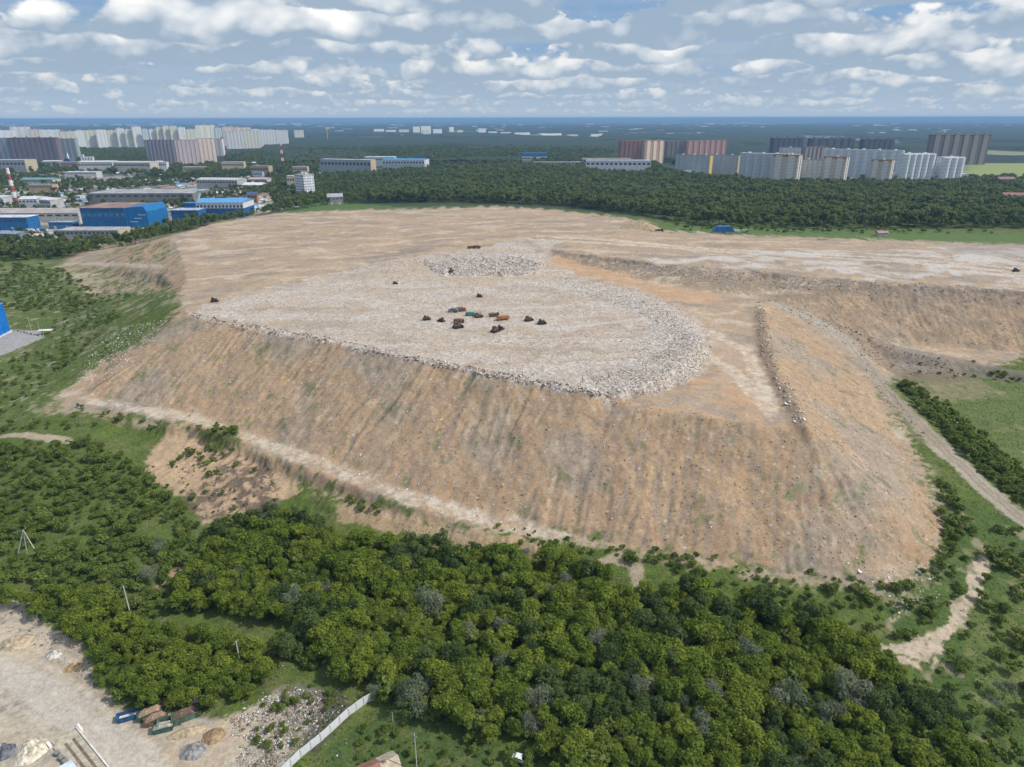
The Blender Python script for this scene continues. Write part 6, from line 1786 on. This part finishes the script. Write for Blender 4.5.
# house below the lawn, only its roof in the picture
x, y = P(380, 783, 0)
r = empty('house', (x, y, hz(x, y)), .5, 'house with a reddish brown gabled roof at the bottom edge', 'house')
part('wall', r, paint((.46, .40, .32)), [(-4.2, 4.2, -3.6, 3.6, -.3, 3.4)])
part('roof', r, paint((.28, .145, .10), .8, .25, .6), fn=lambda bm: prism(bm, [(-4.1, 3.4), (4.1, 3.4), (0, 6.6)], -4.7, .4, 'x'))
part('roof', r, paint((.46, .38, .28), .8, .2, .6), fn=lambda bm: prism(bm, [(-4.1, 3.4), (4.1, 3.4), (0, 6.2)], .42, 4.7, 'x'))
part('chimney', r, paint((.3, .2, .16)), [(1.0, 1.6, -.3, .3, 5.4, 7.0)])
for s in (-2, 2):
    part('window', r, paint((.08, .09, .11), .2), [(s - .6, s + .6, -3.64, -3.6, 1.2, 2.4)])

# white car left at the edge of the trees
def car(label, px, py, rz, col, sc=1.0):
    r = empty('parked_car', at(px, py), rz, label, 'car', None, sc)
    part('body', r, paint(col, .3, .03), fn=lambda bm: prism(bm, [(-2.2, .35), (2.2, .35), (2.25, .75), (1.1, .95), (-1.7, .98), (-2.25, .9)], -.88, .88, 'y'), bevel=.05)
    c = part('cabin', r, paint(col, .3, .03), fn=lambda bm: prism(bm, [(-1.7, .97), (1.0, .95), (.3, 1.5), (-1.3, 1.5)], -.78, .78, 'y'), bevel=.05)
    part('window', c, paint((.03, .035, .04), .1), fn=lambda bm: prism(bm, [(-1.35, 1.04), (.68, 1.02), (.2, 1.42), (-1.15, 1.42)], -.80, .80, 'y'))
    part('windscreen', c, paint((.03, .035, .04), .1), fn=lambda bm: prism(bm, [(.98, 1.0), (1.03, 1.0), (.37, 1.47), (.32, 1.47)], -.68, .68, 'y'))
    for s in (-1, 1):
        part('headlight', r, paint((.8, .8, .78), .15), [(2.2, 2.27, s * .62 - .16, s * .62 + .16, .55, .72)])
        part('tail_light', r, paint((.4, .02, .02), .2), [(-2.28, -2.22, s * .62 - .16, s * .62 + .16, .6, .78)])
        for xx in (1.35, -1.35):
            wheel(r, xx, s * .8, .32, .2)
    return r


car('white car with a red bonnet trim at the grass edge by the trees', 521, 762, -.35, (.70, .70, .71), 1.0)
for i, (a, b_) in enumerate(((513, 766), (528, 768), (517, 772), (531, 758), (511, 757))):
    x, y, z = at(a, b_)
    plant('bush', i % 4, x, y, z, i * 1.1, [.75, .9, .6, 1.2, 1.0][i], 'bush', 'leafy bush crowding round the white car at the bottom edge', 'bush', 'bushes round the white car', 'foliage')
o = part('bonnet', [q for q in COL.objects if q.get('category') == 'car'][-1], paint((.50, .08, .08), .3), fn=lambda bm: prism(bm, [(1.2, .97), (2.2, .79), (2.2, .82), (1.2, 1.0)], -.8, .8, 'y'))

# things in the small car park on the left
for i, (a, b0, b1) in enumerate(((31.5, 331, 317), (41, 336, 321), (44.5, 338, 328))):
    pole(['slim lamp post at the back of the left car park', 'taller white post of the canopy in the left car park', 'short white post of the canopy in the left car park'][i], a, b0, b1, 'lamp_post', .14, False)
x, y, z = at(46, 334)
r = empty('canopy', (x, y, z), .1, 'flat white canopy at the corner of the left car park', 'canopy')
part('roof', r, paint((.66, .68, .70)), [(-4.5, 4.5, -2, 2, 2.6, 2.8)])
for sx_ in (-4, 4):
    for sy_ in (-1.7, 1.7):
        part('post', r, paint((.5, .5, .5)), fn=lambda bm: tube(bm, (sx_, sy_, -.2), (sx_, sy_, 2.6), .08, .08, 6))
x, y, z = at(15, 331); x2, y2, z2 = at(38, 336)
r = empty('barrier_fence', (x, y, z), 0, 'low dull red and pale barrier along the left car park', 'fence')
for i in range(8):
    o = part('barrier', r, paint((.36, .17, .15) if i % 2 else (.50, .40, .37)), fn=lambda bm: prism(bm, [(-.3, 0), (.3, 0), (.12, 1.1), (-.12, 1.1)], -1.0, 1.0, 'x'))
    o.location = ((x2 - x) * i / 7, (y2 - y) * i / 7, (z2 - z) * i / 7); o.rotation_euler = (0, 0, math.atan2(y2 - y, x2 - x))
# vehicles in the town yards
rv = random.Random(9)
for i in range(34):
    px_, py_ = rv.choice([(rv.uniform(54, 96), rv.uniform(219, 229)), (rv.uniform(20, 120), rv.uniform(205, 212)), (rv.uniform(100, 260), rv.uniform(203, 207)), (rv.uniform(30, 60), rv.uniform(231, 238)), (rv.uniform(130, 260), rv.uniform(180, 192))])
    x, y = P(px_, py_, 0)
    if any(math.hypot(x - fx, y - fy) < fr for fx, fy, fr in FOOT):
        continue
    col = rv.choice([(.7, .7, .7), (.04, .15, .4), (.5, .5, .5), (.35, .06, .05)]); nm = {.7: 'white', .04: 'blue', .5: 'grey', .35: 'red'}[col[0]]
    r = empty('parked_lorry', (x, y, hz(x, y)), rv.choice([0, .1, 1.5]), '%s lorry parked in the town yards' % nm, 'lorry', '%s lorries parked in the town yards' % nm)
    part('cab', r, paint((.6, .6, .6)), [(3.2, 5.0, -1.2, 1.2, .6, 3.0)], bevel=.1)
    part('cargo_box', r, paint(col), [(-5, 3.0, -1.25, 1.25, .9, 3.7)])
    for xx in (4, -2.5, -3.8):
        for s in (-1, 1):
            part('wheel', r, paint((.03, .03, .03)), fn=lambda bm: tube(bm, (xx, s * .85, .5), (xx, s * 1.15, .5), .5, .5, 8))
